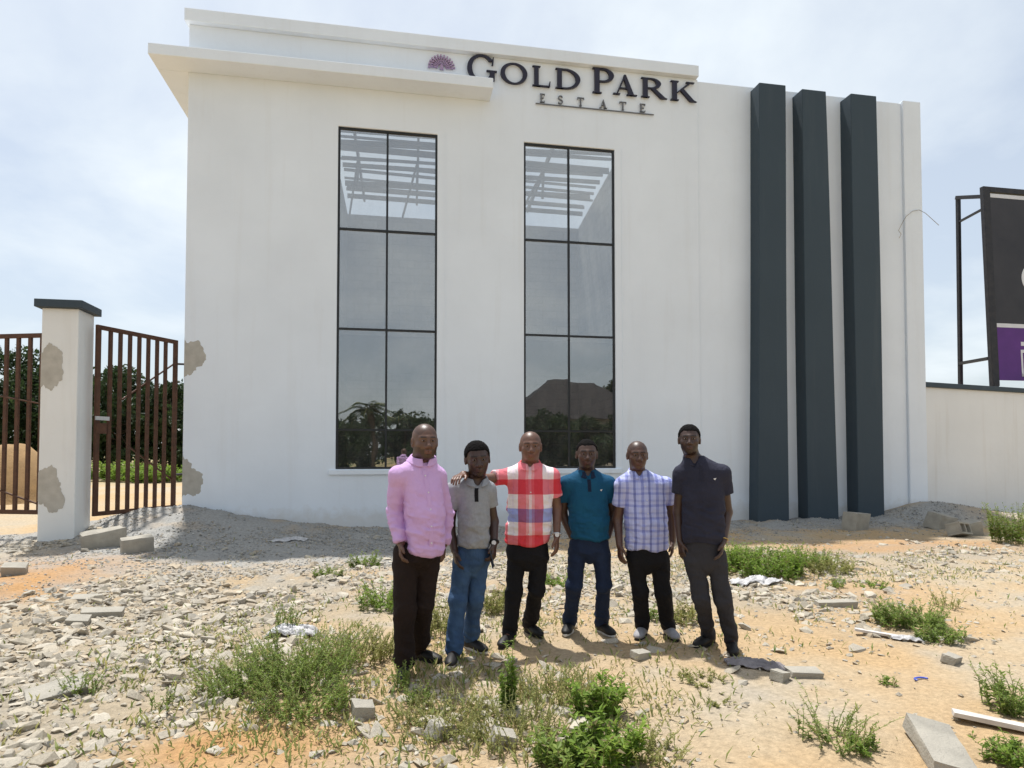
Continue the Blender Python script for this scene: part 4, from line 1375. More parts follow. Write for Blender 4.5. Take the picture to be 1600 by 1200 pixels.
W('broadleaf_weed', 'dark green low weed to the side of the leafy clump, towards the spiky weed', 880, 1200, 0.16, 0.18, 34, 26, 0.052, G_MID, 416, 0.6, group='weeds in the yard', taper=False)
W('dry_weed', 'straw coloured thin weed patch around the foot of the spiky weed', 790, 1150, 0.40, 0.20, 110, 26, 0.024, G_DRY, 417, 0.7, group='weeds in the yard')
W('dry_weed', 'straw coloured thin weed patch before the man in jeans', 690, 1130, 0.40, 0.18, 110, 24, 0.024, G_DRY, 418, 0.8, group='weeds in the yard')
W('dry_weed', 'straw coloured thin weeds between the spiky weed and the leafy clump', 865, 1090, 0.36, 0.20, 100, 26, 0.024, G_DRY, 419, 0.7, group='weeds in the yard')
W('dry_weed', 'dry brownish weed beside the leafy clump, on the open sand side', 1010, 1180, 0.24, 0.16, 40, 24, 0.028, G_DRY, 420, 0.9, group='weeds in the yard')
W('creeping_weed', 'thin creeping weed on the sand before the man in dark polo', 1095, 1065, 0.20, 0.08, 26, 24, 0.030, G_DRY, 421, 1.6, group='weeds in the yard')
W('creeping_weed', 'small trailing end of the creeping weed on the sand', 1125, 1100, 0.10, 0.05, 12, 18, 0.026, G_DRY, 422, 1.8, group='weeds in the yard')
W('low_bush', 'leafy low bush lying on open sand with white scraps below', 1420, 978, 0.36, 0.24, 110, 30, 0.050, G_MID, 423, 0.9, 'bush', 'weeds in the yard')
W('low_bush', 'right end of the leafy low bush on the open sand', 1468, 1000, 0.22, 0.16, 45, 26, 0.046, G_MID, 424, 0.9, 'bush', 'weeds in the yard')
W('broadleaf_weed', 'large bright green weed bank before the first slate fin', 1195, 900, 0.62, 0.46, 130, 34, 0.070, G_FRESH, 425, 0.5, group='weeds in the yard')
W('broadleaf_weed', 'lower bright green weed at the man in dark polo end of the weed bank', 1150, 885, 0.40, 0.38, 70, 30, 0.065, G_FRESH, 426, 0.5, group='weeds in the yard')
W('broadleaf_weed', 'darker green weed trailing off the weed bank towards the fins', 1262, 885, 0.45, 0.28, 70, 30, 0.060, G_MID, 427, 0.6, group='weeds in the yard')
W('broadleaf_weed', 'yellowish weed at the far end of the weed bank', 1302, 895, 0.40, 0.22, 50, 28, 0.055, G_DRY, 428, 0.6, group='weeds in the yard')
W('small_weed', 'small green tuft on the sand below the weed bank', 1306, 918, 0.12, 0.14, 18, 20, 0.04, G_FRESH, 429, 0.5, group='weeds in the yard')
W('small_weed', 'small flat green weed on the sand right of the weed bank', 1360, 918, 0.24, 0.09, 24, 20, 0.04, G_FRESH, 430, 0.9, group='weeds in the yard')
W('sprawling_weed', 'sprawling sparse weed on open sand beside the tilted concrete slab', 1300, 1160, 0.22, 0.24, 36, 40, 0.026, G_MID, 431, 1.1, group='weeds in the yard')
W('sprawling_weed', 'leafy trailing end of the sprawling weed next to the tilted slab', 1352, 1172, 0.12, 0.09, 18, 26, 0.034, G_FRESH, 432, 1.1, group='weeds in the yard')
W('low_bush', 'green bush beside the white painted plank', 1592, 1110, 0.24, 0.26, 70, 28, 0.045, G_MID, 433, 0.7, 'bush', 'weeds in the yard')
W('low_bush', 'green bush in front of the white painted plank', 1590, 1195, 0.18, 0.16, 50, 26, 0.045, G_FRESH, 434, 0.7, 'bush', 'weeds in the yard')
W('low_bush', 'tall loose bush before the boundary wall', 1598, 850, 0.60, 0.75, 100, 30, 0.085, G_MID, 435, 0.5, 'bush', 'weeds in the yard')
W('small_weed', 'lone grass tuft on open sand near the blue plastic scrap', 1388, 1070, 0.05, 0.08, 10, 10, 0.04, G_FRESH, 436, 0.6, group='weeds in the yard')
W('small_weed', 'thin pale weed on the gravelly ground before the boundary wall', 1478, 948, 0.20, 0.22, 14, 16, 0.04, G_DRY, 437, 0.6, group='weeds in the yard')
W('small_weed', 'green weed on the grey gravel below the left window', 570, 884, 0.28, 0.22, 30, 22, 0.06, G_MID, 438, 0.6, group='weeds in the yard')
W('small_weed', 'dark weed at the edge of the gravel left of the man in lilac', 515, 900, 0.26, 0.16, 26, 20, 0.05, G_MID, 439, 0.6, group='weeds in the yard')
W('small_weed', 'green weed behind the gap between the men in red plaid and teal', 868, 915, 0.24, 0.16, 28, 22, 0.05, G_FRESH, 440, 0.6, group='weeds in the yard')
W('small_weed', 'yellow green weed behind the feet of the man in blue plaid', 1072, 970, 0.24, 0.20, 34, 24, 0.05, G_DRY, 441, 0.6, group='weeds in the yard')
W('small_weed', 'pale weed beside the trouser hem of the man in blue plaid', 1030, 965, 0.20, 0.16, 24, 22, 0.045, G_MID, 442, 0.6, group='weeds in the yard')

# thin dry grass over the sand: nobody could count it
g_ = np.random.default_rng(900)
def zone_grass(x, y):
    return np.clip(1.0 * gauss(x, y, 0.1, -9.8, 0.9, 0.6) + 1.0 * gauss(x, y, -0.9, -9.2, 0.7, 0.6) + 0.8 * gauss(x, y, -0.3, -7.9, 1.0, 0.8) + 0.8 * gauss(x, y, 1.1, -10.1, 0.4, 0.4) + 0.35 * gauss(x, y, 5.0, -5.6, 2.5, 0.8) + 0.25 * gauss(x, y, 2.6, -8.2, 1.4, .6) + 0.012, 0, 1)
BX, BYY, BS = scatter(zone_grass, 20000, -5, 11, -10.9, -2, 0.025, 0.10, 901, 1.8)
BZ_ = height(BX, BYY)
n = len(BX)
a = g_.uniform(0, 6.28, n)
D = unit(np.stack([np.cos(a) * 0.7, np.sin(a) * 0.7, g_.uniform(0.4, 1.4, n)], 1))
Nn = unit(np.cross(D, np.array([0, 0, 1.0])))
V, F = leaf_quads(np.stack([BX, BYY, BZ_ - 0.004], 1), D, Nn, BS, BS * 0.16 + 0.003)
mixg = g_.uniform(0, 1, n)[:, None]
c = np.array((0.17, 0.24, 0.06)) * (1 - mixg) + np.array((0.42, 0.37, 0.15)) * mixg
o = link('dry_grass', np_mesh('dry_grass', V, F, M['leaf'], False, np.repeat(c, 4, 0)))
tag(o, 'thin dry grass scattered over the sand', 'grass', kind='stuff')

# ------------------------------------------------------------------ people: distance fields -> one skin per body
class Field:
    def __init__(s, xs, ys, zs):
        s.xs, s.ys, s.zs = xs, ys, zs
        s.F = np.full((len(xs), len(ys), len(zs)), 0.5, np.float32)

    def blk(s, lo, hi):
        r_ = []
        for ax, l, h in zip((s.xs, s.ys, s.zs), lo, hi):
            a = max(int(np.searchsorted(ax, l)) - 1, 0); b = min(int(np.searchsorted(ax, h)) + 1, len(ax))
            r_.append(slice(a, max(b, a + 1)))
        X_, Y_, Z_ = np.meshgrid(s.xs[r_[0]], s.ys[r_[1]], s.zs[r_[2]], indexing='ij')
        return tuple(r_), X_, Y_, Z_

    def put(s, sl_, d, k, sub=False):
        a = s.F[sl_]
        d = d.astype(np.float32)
        if sub:
            d = -d
            if k > 0:
                h = np.maximum(k - np.abs(a - d), 0) / k
                s.F[sl_] = np.maximum(a, d) + h * h * k * 0.25
            else: s.F[sl_] = np.maximum(a, d)
        elif k > 0:
            h = np.maximum(k - np.abs(a - d), 0) / k
            s.F[sl_] = np.minimum(a, d) - h * h * k * 0.25
        else: s.F[sl_] = np.minimum(a, d)

    def cap(s, a, b, ra, rb, k=0.02, cut=None, sub=False):
        a, b = np.asarray(a, float), np.asarray(b, float)
        m = max(ra, rb) + k + 0.03
        sl_, X_, Y_, Z_ = s.blk(np.minimum(a, b) - m, np.maximum(a, b) + m)
        ab = b - a; L2 = max(float(ab @ ab), 1e-9)
        t = np.clip(((X_ - a[0]) * ab[0] + (Y_ - a[1]) * ab[1] + (Z_ - a[2]) * ab[2]) / L2, 0, 1)
        d = np.sqrt((X_ - a[0] - t * ab[0]) ** 2 + (Y_ - a[1] - t * ab[1]) ** 2 + (Z_ - a[2] - t * ab[2]) ** 2) - (ra + (rb - ra) * t)
        for (p, nrm) in (cut or []):
            d = np.maximum(d, (X_ - p[0]) * nrm[0] + (Y_ - p[1]) * nrm[1] + (Z_ - p[2]) * nrm[2])
        s.put(sl_, d, k, sub)

    def ell(s, c, Rm, rad, k=0.015, sub=False):
        c = np.asarray(c, float); rad = np.asarray(rad, float)
        m = rad.max() + k + 0.02
        sl_, X_, Y_, Z_ = s.blk(c - m, c + m)
        q = [((X_ - c[0]) * Rm[i][0] + (Y_ - c[1]) * Rm[i][1] + (Z_ - c[2]) * Rm[i][2]) for i in range(3)]
        k0 = np.sqrt(sum((q[i] / rad[i]) ** 2 for i in range(3)))
        k1 = np.sqrt(sum((q[i] / rad[i] ** 2) ** 2 for i in range(3))) + 1e-9
        s.put(sl_, k0 * (k0 - 1) / k1, k, sub)

    def loft(s, rows, yaw, k=0.03, inset=0.0, power=2.4):
        """rows: (z, cx, cy, rx, ry) rising in z"""
        rows = sorted(rows)
        A = np.array(rows)
        m = max(A[:, 3].max(), A[:, 4].max()) + k + 0.03
        lo = np.array([A[:, 1].min() - m, A[:, 2].min() - m, A[0, 0] - k - 0.02]); hi = np.array([A[:, 1].max() + m, A[:, 2].max() + m, A[-1, 0] + k + 0.02])
        sl_, X_, Y_, Z_ = s.blk(lo, hi)
        zz = s.zs[sl_[2]]
        it = [np.interp(zz, A[:, 0], A[:, i]) for i in range(1, 5)]
        # soften the kinks of the profile
        c, sn = math.cos(yaw), math.sin(yaw)
        u = (X_ - it[0]) * c + (Y_ - it[1]) * sn
        v = -(X_ - it[0]) * sn + (Y_ - it[1]) * c
        rx, ry = np.maximum(it[2] - inset, .01), np.maximum(it[3] - inset, .01)
        q = (np.abs(u / rx) ** power + np.abs(v / ry) ** power) ** (1 / power)
        d = (q - 1) * np.minimum(rx, ry)
        d = np.maximum(d, np.maximum(Z_ - A[-1, 0], A[0, 0] - Z_))
        s.put(sl_, d, k)

    def mesh(s):
        F = s.F
        S = F < 0
        xs, ys, zs = s.xs, s.ys, s.zs
        c = [S[i:S.shape[0] - 1 + i, j:S.shape[1] - 1 + j, k:S.shape[2] - 1 + k] for i in (0, 1) for j in (0, 1) for k in (0, 1)]
        al = c[0].copy(); an = c[0].copy()
        for q in c[1:]: al &= q; an |= q
        act = an & ~al
        I, J, K = np.nonzero(act)
        idx = np.full(act.shape, -1, np.int64); idx[I, J, K] = np.arange(len(I))
        val = {}; pos = {}
        for i in (0, 1):
            for j in (0, 1):
                for k in (0, 1):
                    val[i, j, k] = F[I + i, J + j, K + k].astype(float)
                    pos[i, j, k] = np.stack([xs[I + i], ys[J + j], zs[K + k]], 1)
        acc = np.zeros((len(I), 3)); cnt = np.zeros(len(I))
        cor = list(val)
        for a in range(8):
            for b in range(a + 1, 8):
                A, B = cor[a], cor[b]
                if sum(abs(p - q) for p, q in zip(A, B)) != 1: continue
                va, vb = val[A], val[B]
                m = (va < 0) != (vb < 0)
                t = np.where(m, va / np.where(m, va - vb, 1), 0)
                acc += np.where(m[:, None], pos[A] + (pos[B] - pos[A]) * t[:, None], 0); cnt += m
        V = acc / np.maximum(cnt, 1)[:, None]
        Q = []
        for ax in range(3):
            sh = [slice(None)] * 3; sh2 = [slice(None)] * 3
            sh[ax] = slice(0, -1); sh2[ax] = slice(1, None)
            a, b = S[tuple(sh)], S[tuple(sh2)]
            e = np.nonzero(a != b)
            e = np.stack(e, 1)
            o1, o2 = [x_ for x_ in range(3) if x_ != ax]
            ok = (e[:, o1] > 0) & (e[:, o2] > 0) & (e[:, o1] < S.shape[o1] - 1) & (e[:, o2] < S.shape[o2] - 1)
            e = e[ok]
            cells = []
            for d1, d2 in ((-1, -1), (0, -1), (0, 0), (-1, 0)):
                q = e.copy(); q[:, o1] += d1; q[:, o2] += d2
                cells.append(idx[q[:, 0], q[:, 1], q[:, 2]])
            q = np.stack(cells, 1)
            ins = a[tuple(e.T)]
            if ax == 1: ins = ~ins
            q[~ins] = q[~ins][:, ::-1]
            Q.append(q)
        Q = np.concatenate(Q)
        Q = Q[(Q >= 0).all(1)]
        return V, Q


def relax(V, Q, it=2, lam=0.5):
    n = len(V)
    E_ = np.concatenate([Q[:, [0, 1]], Q[:, [1, 2]], Q[:, [2, 3]], Q[:, [3, 0]]])
    E_ = np.concatenate([E_, E_[:, ::-1]])
    cnt = np.bincount(E_[:, 0], minlength=n)
    for _ in range(it):
        s = np.stack([np.bincount(E_[:, 0], V[E_[:, 1], i], n) for i in range(3)], 1) / np.maximum(cnt, 1)[:, None]
        V = V + (s - V) * lam
    return V


def normals(V, Q):
    n = np.cross(V[Q[:, 2]] - V[Q[:, 0]], V[Q[:, 3]] - V[Q[:, 1]])
    N_ = np.zeros_like(V)
    for i in range(4):
        for c in range(3): N_[:, c] += np.bincount(Q[:, i], n[:, c], len(V))
    return unit(N_)


def cloth_mat(name, ca, cb=None, scale=6, rough=0.85, weave=260.0, fade=None):
    m, t, b, o = nodes_of(name)
    v = coords(t, 'Object')
    cb = cb or tuple(c * 0.82 for c in ca)
    n = noise(t, v, scale, 5)
    r = ramp(t, n.outputs['Fac'], [(0.3, ca), (0.72, cb)])
    t.links.new(r.outputs[0], b.inputs['Base Color'])
    b.inputs['Roughness'].default_value = rough
    b.inputs['Specular IOR Level'].default_value = 0.2
    n2 = noise(t, coords(t, 'Object', (1, 1, 0.45)), 26, 4, 0.6, 0.6)
    p = add_bump(t, b, n2.outputs['Fac'], 0.45, 0.022)
    n3 = noise(t, v, weave, 2)
    add_bump(t, b, n3.outputs['Fac'], 0.2, 0.001, p)
    return m


def plaid_mat(name, base, vstops, vper, vof, hstops, hper, hof):
    """woven check: vertical and horizontal dyed bands multiply over the base cloth"""
    m, t, b, o = nodes_of(name)
    v = coords(t, 'Object')
    wv = t.nodes.new('ShaderNodeTexNoise'); wv.inputs['Scale'].default_value = 5.0; t.links.new(v, wv.inputs['Vector'])
    wob = t.nodes.new('ShaderNodeVectorMath'); wob.operation = 'SCALE'; wob.inputs['Scale'].default_value = 0.03
    t.links.new(wv.outputs['Color'], wob.inputs[0])
    ad = t.nodes.new('ShaderNodeVectorMath'); ad.operation = 'ADD'
    t.links.new(v, ad.inputs[0]); t.links.new(wob.outputs[0], ad.inputs[1])
    sp = t.nodes.new('ShaderNodeSeparateXYZ'); t.links.new(ad.outputs[0], sp.inputs[0])

    def band(src, per, of, stops):
        a = t.nodes.new('ShaderNodeMath'); a.operation = 'MULTIPLY_ADD'; a.inputs[1].default_value = 1 / per; a.inputs[2].default_value = of + 20
        t.links.new(src, a.inputs[0])
        f = t.nodes.new('ShaderNodeMath'); f.operation = 'FRACT'; t.links.new(a.outputs[0], f.inputs[0])
        return ramp(t, f.outputs[0], stops, 'CONSTANT').outputs[0]
    cv, ch = band(sp.outputs['X'], vper, vof, vstops), band(sp.outputs['Z'], hper, hof, hstops)
    c1 = mixrgb(t, base, cv, 1.0, 'MULTIPLY')
    c2 = mixrgb(t, c1, ch, 1.0, 'MULTIPLY')
    t.links.new(c2, b.inputs['Base Color'])
    b.inputs['Roughness'].default_value = 0.85
    b.inputs['Specular IOR Level'].default_value = 0.2
    n2 = noise(t, coords(t, 'Object', (1, 1, 0.45)), 26, 4, 0.6, 0.6)
    add_bump(t, b, n2.outputs['Fac'], 0.6, 0.022)
    return m


HEAD = 0.240


def person(sp):
    D = sp['D']
    feet = [np.asarray(grd(*f[:2])) for f in sp['feet']]
    rx_ = (feet[0] + feet[1]) / 2
    root_w = CAM + (rx_ - CAM) * 1.0
    root_w = np.array([rx_[0], rx_[1], 0.0])
    gz0 = hz(root_w[0], root_w[1])
    fh = np.array([math.sin(YAW), math.cos(YAW), 0.0])

    def tolocal(Wp):
        v = np.asarray(Wp) - root_w
        return np.array([v @ CR, v @ fh, v[2] - gz0])

    def L(px, py, dy=0.0): return tolocal(dep(px, py, D + dy))
    pxm = FPX / D
    byaw = R(sp.get('yaw', 0))
    face = np.array([math.sin(byaw), -math.cos(byaw), 0])
    # ---- joints
    hc, ht, hch = sp['head']
    hdy = sp.get('hdy', 0.0)
    top, chin = L(hc, ht, hdy), L(hc, hch, hdy)
    hs = (top[2] - chin[2]) / HEAD
    H0 = (top + chin) / 2
    hy = R(sp.get('hyaw', 0)); hp = R(sp.get('hpitch', 0)); hr = R(sp.get('hroll', 0))
    fwd = np.array([math.sin(hy) * math.cos(hp), -math.cos(hy) * math.cos(hp), -math.sin(hp)])
    side = np.array([math.cos(hy), math.sin(hy), 0.0])
    up = np.cross(side, fwd) * -1
    if up[2] < 0: up = -up
    side, up = side * math.cos(hr) + up * math.sin(hr), up * math.cos(hr) - side * math.sin(hr)
    HR = np.array([side, fwd, up])

    def h(x_, y_, z_): return H0 + (side * x_ + fwd * y_ + up * z_) * hs
    g = sp.get('girth', 1.0)
    Sh = [L(*p) for p in sp['sh']]; El = [L(*p) for p in sp['el']]; Wr = [L(*p) for p in sp['wr']]
    Hip = [L(*p) for p in sp['hip']]; Kn = [L(*p) for p in sp['kn']]
    An, toe = [], []
    for f in sp['feet']:
        q = tolocal(np.asarray(grd(*f[:2])))
        q[2] = hz(*(root_w + CR * q[0] + fh * q[1])[:2]) - gz0
        An.append(q)
        a = R(f[2]); toe.append(np.array([math.sin(a), -math.cos(a), 0]))
    nb = L(*sp['neck'])
    rows = []
    for (py, xl, xr, ry, dy) in sp['torso']:
        a, b = L(xl, py, dy), L(xr, py, dy)
        rows.append((a[2], (a[0] + b[0]) / 2, a[1], (b[0] - a[0]) / 2 - (0.016 if py > sp['torso'][2][0] else 0), ry))
    allp = np.array(Sh + El + Wr + Hip + Kn + An + [top, chin] + [q for p in sp.get('hand', []) if p is not None for q in [L(*p)]])
    lo, hi = allp.min(0) - np.array([.17, .20, .02]), allp.max(0) + np.array([.17, .24, .04])
    lo[2] = -0.02
    zn = chin[2] - 0.06
    xs = np.arange(lo[0], hi[0], 0.0055); ys = np.arange(lo[1], hi[1], 0.0055)
    zs = np.concatenate([np.arange(lo[2], zn, 0.0075), np.arange(zn, hi[2], 0.0048)])
    B = Field(xs, ys, zs)
    # ---- head
    k = 0.016 * hs
    sc_ = lambda *r_: np.array(r_) * hs
    B.ell(h(0, -0.014, 0.030), HR, sc_(.083, .100, .090), k)
    B.ell(h(0, 0.024, -0.040), HR, sc_(.067 * sp.get('jaw', 1), .069, .079), 0.03 * hs)
    B.ell(h(0, 0.058, -0.093), HR, sc_(.030, .026, .024), 0.025 * hs)
    for s in (-1, 1):
        B.ell(h(s * .040, .052, -.022), HR, sc_(.026, .026, .024), 0.02 * hs)
        B.cap(h(s * .010, .083, .026), h(s * .044, .066, .025), .0095 * hs, .0095 * hs, 0.020 * hs)
        B.ell(h(s * .031, .096, .007), HR, sc_(.017, .013, .010), 0.014 * hs, True)
        B.ell(h(s * .031, .077, .007), HR, sc_(.0155, .012, .0095), 0.003 * hs)
        B.ell(h(s * .083, -.010, -.006), HR, sc_(.011, .024, .034), 0.008 * hs)
        B.ell(h(s * .090, -.004, -.004), HR, sc_(.006, .013, .018), 0.004 * hs, True)
        B.ell(h(s * .015, .094, -.034), HR, sc_(.012, .013, .010), 0.008 * hs)
        B.cap(h(s * .019, .083, -.060), h(0, .092, -.060), .0065 * hs, .0085 * hs, 0.006 * hs)
        B.cap(h(s * .018, .082, -.071), h(0, .090, -.072), .007 * hs, .0095 * hs, 0.006 * hs)
    B.cap(h(0, .086, .014), h(0, .106, -.026), .0095 * hs, .0135 * hs, 0.012 * hs)
    B.ell(h(0, .108, -.030), HR, sc_(.0135, .011, .011), 0.008 * hs)
    B.cap(h(s * 0, .097, -.0655), h(0, .100, -.0655), .0035 * hs, .003 * hs, 0.003, sub=True)
    # ---- neck and trunk
    B.cap(h(0, -.022, -.060), nb + np.array([0, 0.02, -0.03]) , .060 * hs * sp.get('neckr', 1), .064 * hs * sp.get('neckr', 1), 0.03)
    B.loft(rows, byaw, 0.03, 0.022)
    pel = (Hip[0] + Hip[1]) / 2
    for s in (0, 1):
        B.cap(Sh[s], El[s], .048 * g, .041 * g, 0.03)
        B.cap(El[s], Wr[s], .042 * g, .028 * g, 0.02)
        B.cap(nb + np.array([0, .02, -.05]), Sh[s], .05, .045 * g, 0.03)
        B.cap(pel + np.array([0, 0, 0.05]), Hip[s], .08, .07, 0.04)
        B.cap(Hip[s], Kn[s], .066 * g, .045, 0.03)
        B.cap(Kn[s], An[s] + np.array([0, 0, 0.09]), .045, .034, 0.03)
        B.cap(An[s] + np.array([0, 0, .07]), An[s] + toe[s] * 0.15 + np.array([0, 0, .035]), .034, .026, 0.02)
    # ---- hands
    for s in (0, 1):
        hd = sp.get('hand', [None, None])[s]
        d = unit(L(*hd) - Wr[s]) if hd is not None else unit(Wr[s] - El[s])
        sg = -1 if s == 0 else 1                    # body side: 0 is the viewer's left
        palm_n = np.asarray(sp.get('palm', [(1, .3, 0), (-1, .3, 0)])[s], float)
        palm_n = unit(palm_n - d * (palm_n @ d))
        th = np.cross(d, palm_n); th = th if (th @ face) > 0 else -th      # thumb to the front
        hz_ = 1.0 * sp.get('handsize', 1.0)
        w0 = Wr[s]
        curl = sp.get('curl', (0.5, 0.5))[s]
        offs = (.030, .010, -.010, -.029)
        lens = (.072, .080, .074, .058)
        for o_, ln in zip(offs, lens):
            kn = w0 + (d * .092 + th * o_ * 1.05 - palm_n * .004) * hz_
            B.cap(w0 + th * o_ * 0.55 + d * .012, kn, .0150 * hz_, .0125 * hz_, 0.010)
            d1 = unit(d * math.cos(curl * .6) + palm_n * math.sin(curl * .6))
            d2 = unit(d * math.cos(curl * 1.5) + palm_n * math.sin(curl * 1.5))
            m1 = kn + d1 * ln * .52 * hz_ + th * o_ * .12
            B.cap(kn, m1, .0105 * hz_, .0092 * hz_, 0.003)
            B.cap(m1, m1 + d2 * ln * .48 * hz_, .0092 * hz_, .0078 * hz_, 0.002)
        t0 = w0 + (d * .028 + th * .026) * hz_
        t1 = t0 + unit(d * .75 + th * .62 + palm_n * .25) * .042 * hz_
        B.cap(w0 + d * .012, t0, .017 * hz_, .0155 * hz_, 0.01)
        B.cap(t0, t1, .0150 * hz_, .0118 * hz_, 0.006)
        B.cap(t1, t1 + unit(d * .95 + th * .18 + palm_n * .25) * .034 * hz_, .0118 * hz_, .0092 * hz_, 0.003)
    V, Q = B.mesh()
    V = relax(V, Q, 1, 0.35)
    # ---- skin colour: lips, brows, stubble, palms
    c = np.repeat(np.array(sp['skin'], float)[None], len(V), 0)
    hl = (V - H0) @ HR.T / hs
    lips = (np.abs(hl[:, 0]) < .024) & (hl[:, 1] > .07) & (hl[:, 2] < -.052) & (hl[:, 2] > -.080)
    c[lips] = c[lips] * np.array([1.05, .78, .80])
    br = (np.abs(np.abs(hl[:, 0]) - .031) < .019) & (np.abs(hl[:, 2] - .030) < .0055) & (hl[:, 1] > .05)
    c[br] = c[br] * 0.25
    if sp.get('beard', 0):
        bd = (hl[:, 2] < -.035) & (hl[:, 2] > -.125) & (hl[:, 1] > -.02) & (np.abs(hl[:, 0]) + np.abs(hl[:, 2] + .035) * .2 > 0.0)
        bd &= ~lips & ~((np.abs(hl[:, 0]) < .048) & (hl[:, 2] > -.050))
        c[bd] = c[bd] * (1 - sp['beard'])
    if sp.get('stubble', 0):
        hm = (hl[:, 2] > .045 - .35 * np.clip(hl[:, 1] - .06, -.2, .05)) & (hl[:, 2] > -.02) & (hl[:, 1] < .072) & (hl[:, 2] > .02 - (hl[:, 1] < .0) * .06)
        c[hm] = c[hm] * (1 - sp['stubble'])
    body = link('person', np_mesh('person', V, Q, M['skin'], True, c))
    body.location = (root_w[0], root_w[1], gz0)
    body.rotation_euler = (0, 0, -YAW)
    tag(body, sp['label'], 'person', 'men standing in a row before the gatehouse')
    # ---- eyes
    for s in (-1, 1):
        bm = bmesh.new(); bmesh.ops.create_uvsphere(bm, u_segments=12, v_segments=8, radius=1.0)
        me = bpy.data.meshes.new('eye'); bm.to_mesh(me); bm.free(); me.materials.append(M['eye'])
        Mx = Matrix([[*(side * .0135 * hs)], [*(fwd * .011 * hs)], [*(up * .0040 * hs)]]).transposed().to_4x4()
        me.transform(Matrix.Translation(h(s * .031, .0785, .0065)) @ Mx)
        e = link('eye', me, body, smooth=True)
        bm = bmesh.new(); bmesh.ops.create_uvsphere(bm, u_segments=10, v_segments=6, radius=1.0)
        me = bpy.data.meshes.new('iris'); bm.to_mesh(me); bm.free(); me.materials.append(M['hair'])
        Mx = Matrix([[*(side * .0056 * hs)], [*(fwd * .0030 * hs)], [*(up * .0050 * hs)]]).transposed().to_4x4()
        me.transform(Matrix.Translation(h(s * .031, .0880, .0065)) @ Mx)
        link('iris', me, e, smooth=True)
    # ---- hair
    if sp.get('hair'):
        th_, zl = sp['hair']
        bx = np.arange(-.13, .13, .0045)
        HF = Field(H0[0] + bx, H0[1] + np.arange(-.15, .15, .0045), H0[2] + np.arange(-.09, .17, .0045))
        HF.ell(h(0, -0.017, 0.032), HR, sc_(.083 + th_, .099 + th_, .090 + th_), 0.0)
        X_, Y_, Z_ = np.meshgrid(HF.xs, HF.ys, HF.zs, indexing='ij')
        q = np.stack([X_ - H0[0], Y_ - H0[1], Z_ - H0[2]], -1) @ HR.T / hs
        line = np.maximum(zl - q[..., 2] + np.clip(q[..., 1] - .02, 0, 1) * 0.55 - np.clip(-q[..., 1], 0, .09) * 1.0 - np.clip(np.abs(q[..., 0]) - .070, 0, .03) * 1.8 + np.exp(-((np.abs(q[..., 0]) - .050) / .016) ** 2) * .012 * (q[..., 1] > .03), q[..., 1] - .083)
        HF.F = np.maximum(HF.F, (line * hs).astype(np.float32))
        v_, q_ = HF.mesh()
        v_ = relax(v_, q_, 2)
        v_ = v_ + normals(v_, q_) * (0.0035 * fbm(v_ * 90, 7, 2))[:, None]
        link('hair', np_mesh('hair', v_, q_, M['hair'], True), body)
    if sp.get('beardmesh'):
        th_ = sp['beardmesh']
        HF = Field(H0[0] + np.arange(-.11, .11, .0042), H0[1] + np.arange(-.15, .15, .0042), H0[2] + np.arange(-.17, .03, .0042))
        HF.ell(h(0, 0.024, -0.040), HR, sc_(.067 * sp.get('jaw', 1) + th_, .069 + th_, .079 + th_), 0.0)
        HF.ell(h(0, 0.058, -0.093), HR, sc_(.030 + th_, .026 + th_, .024 + th_), 0.025 * hs)
        X_, Y_, Z_ = np.meshgrid(HF.xs, HF.ys, HF.zs, indexing='ij')
        q = np.stack([X_ - H0[0], Y_ - H0[1], Z_ - H0[2]], -1) @ HR.T / hs
        mouth = np.maximum(np.abs(q[..., 0]) - .026, np.abs(q[..., 2] + .064) - .017)
        cut = np.maximum(np.maximum(q[..., 2] + .040 - np.clip(np.abs(q[..., 0]) - .045, 0, .03) * 1.6, -(q[..., 1] + .005)), -mouth)
        HF.F = np.maximum(HF.F, (cut * hs).astype(np.float32))
        v_, q_ = HF.mesh()
        v_ = relax(v_, q_, 1)
        v_ = v_ + normals(v_, q_) * (0.002 * fbm(v_ * 120, 8, 2))[:, None]
        link('beard', np_mesh('beard', v_, q_, M['hair'], True), body)
    # ---- shirt
    cs = 0.0075
    zlo = rows and min(r_[0] for r_ in rows)
    shp = np.array(Sh + El + Wr + [nb])
    xs2 = np.arange(min(shp[:, 0].min(), min(r_[1] - r_[3] for r_ in rows)) - .12, max(shp[:, 0].max(), max(r_[1] + r_[3] for r_ in rows)) + .12, cs)
    ys2 = np.arange(shp[:, 1].min() - .24, shp[:, 1].max() + .26, cs)
    zs2 = np.arange(zlo - .03, max(r_[0] for r_ in rows) + .06, cs)
    C = Field(xs2, ys2, zs2)
    C.loft(rows, byaw, 0.0)
    sr = sp.get('sleeve_r', .068) * g
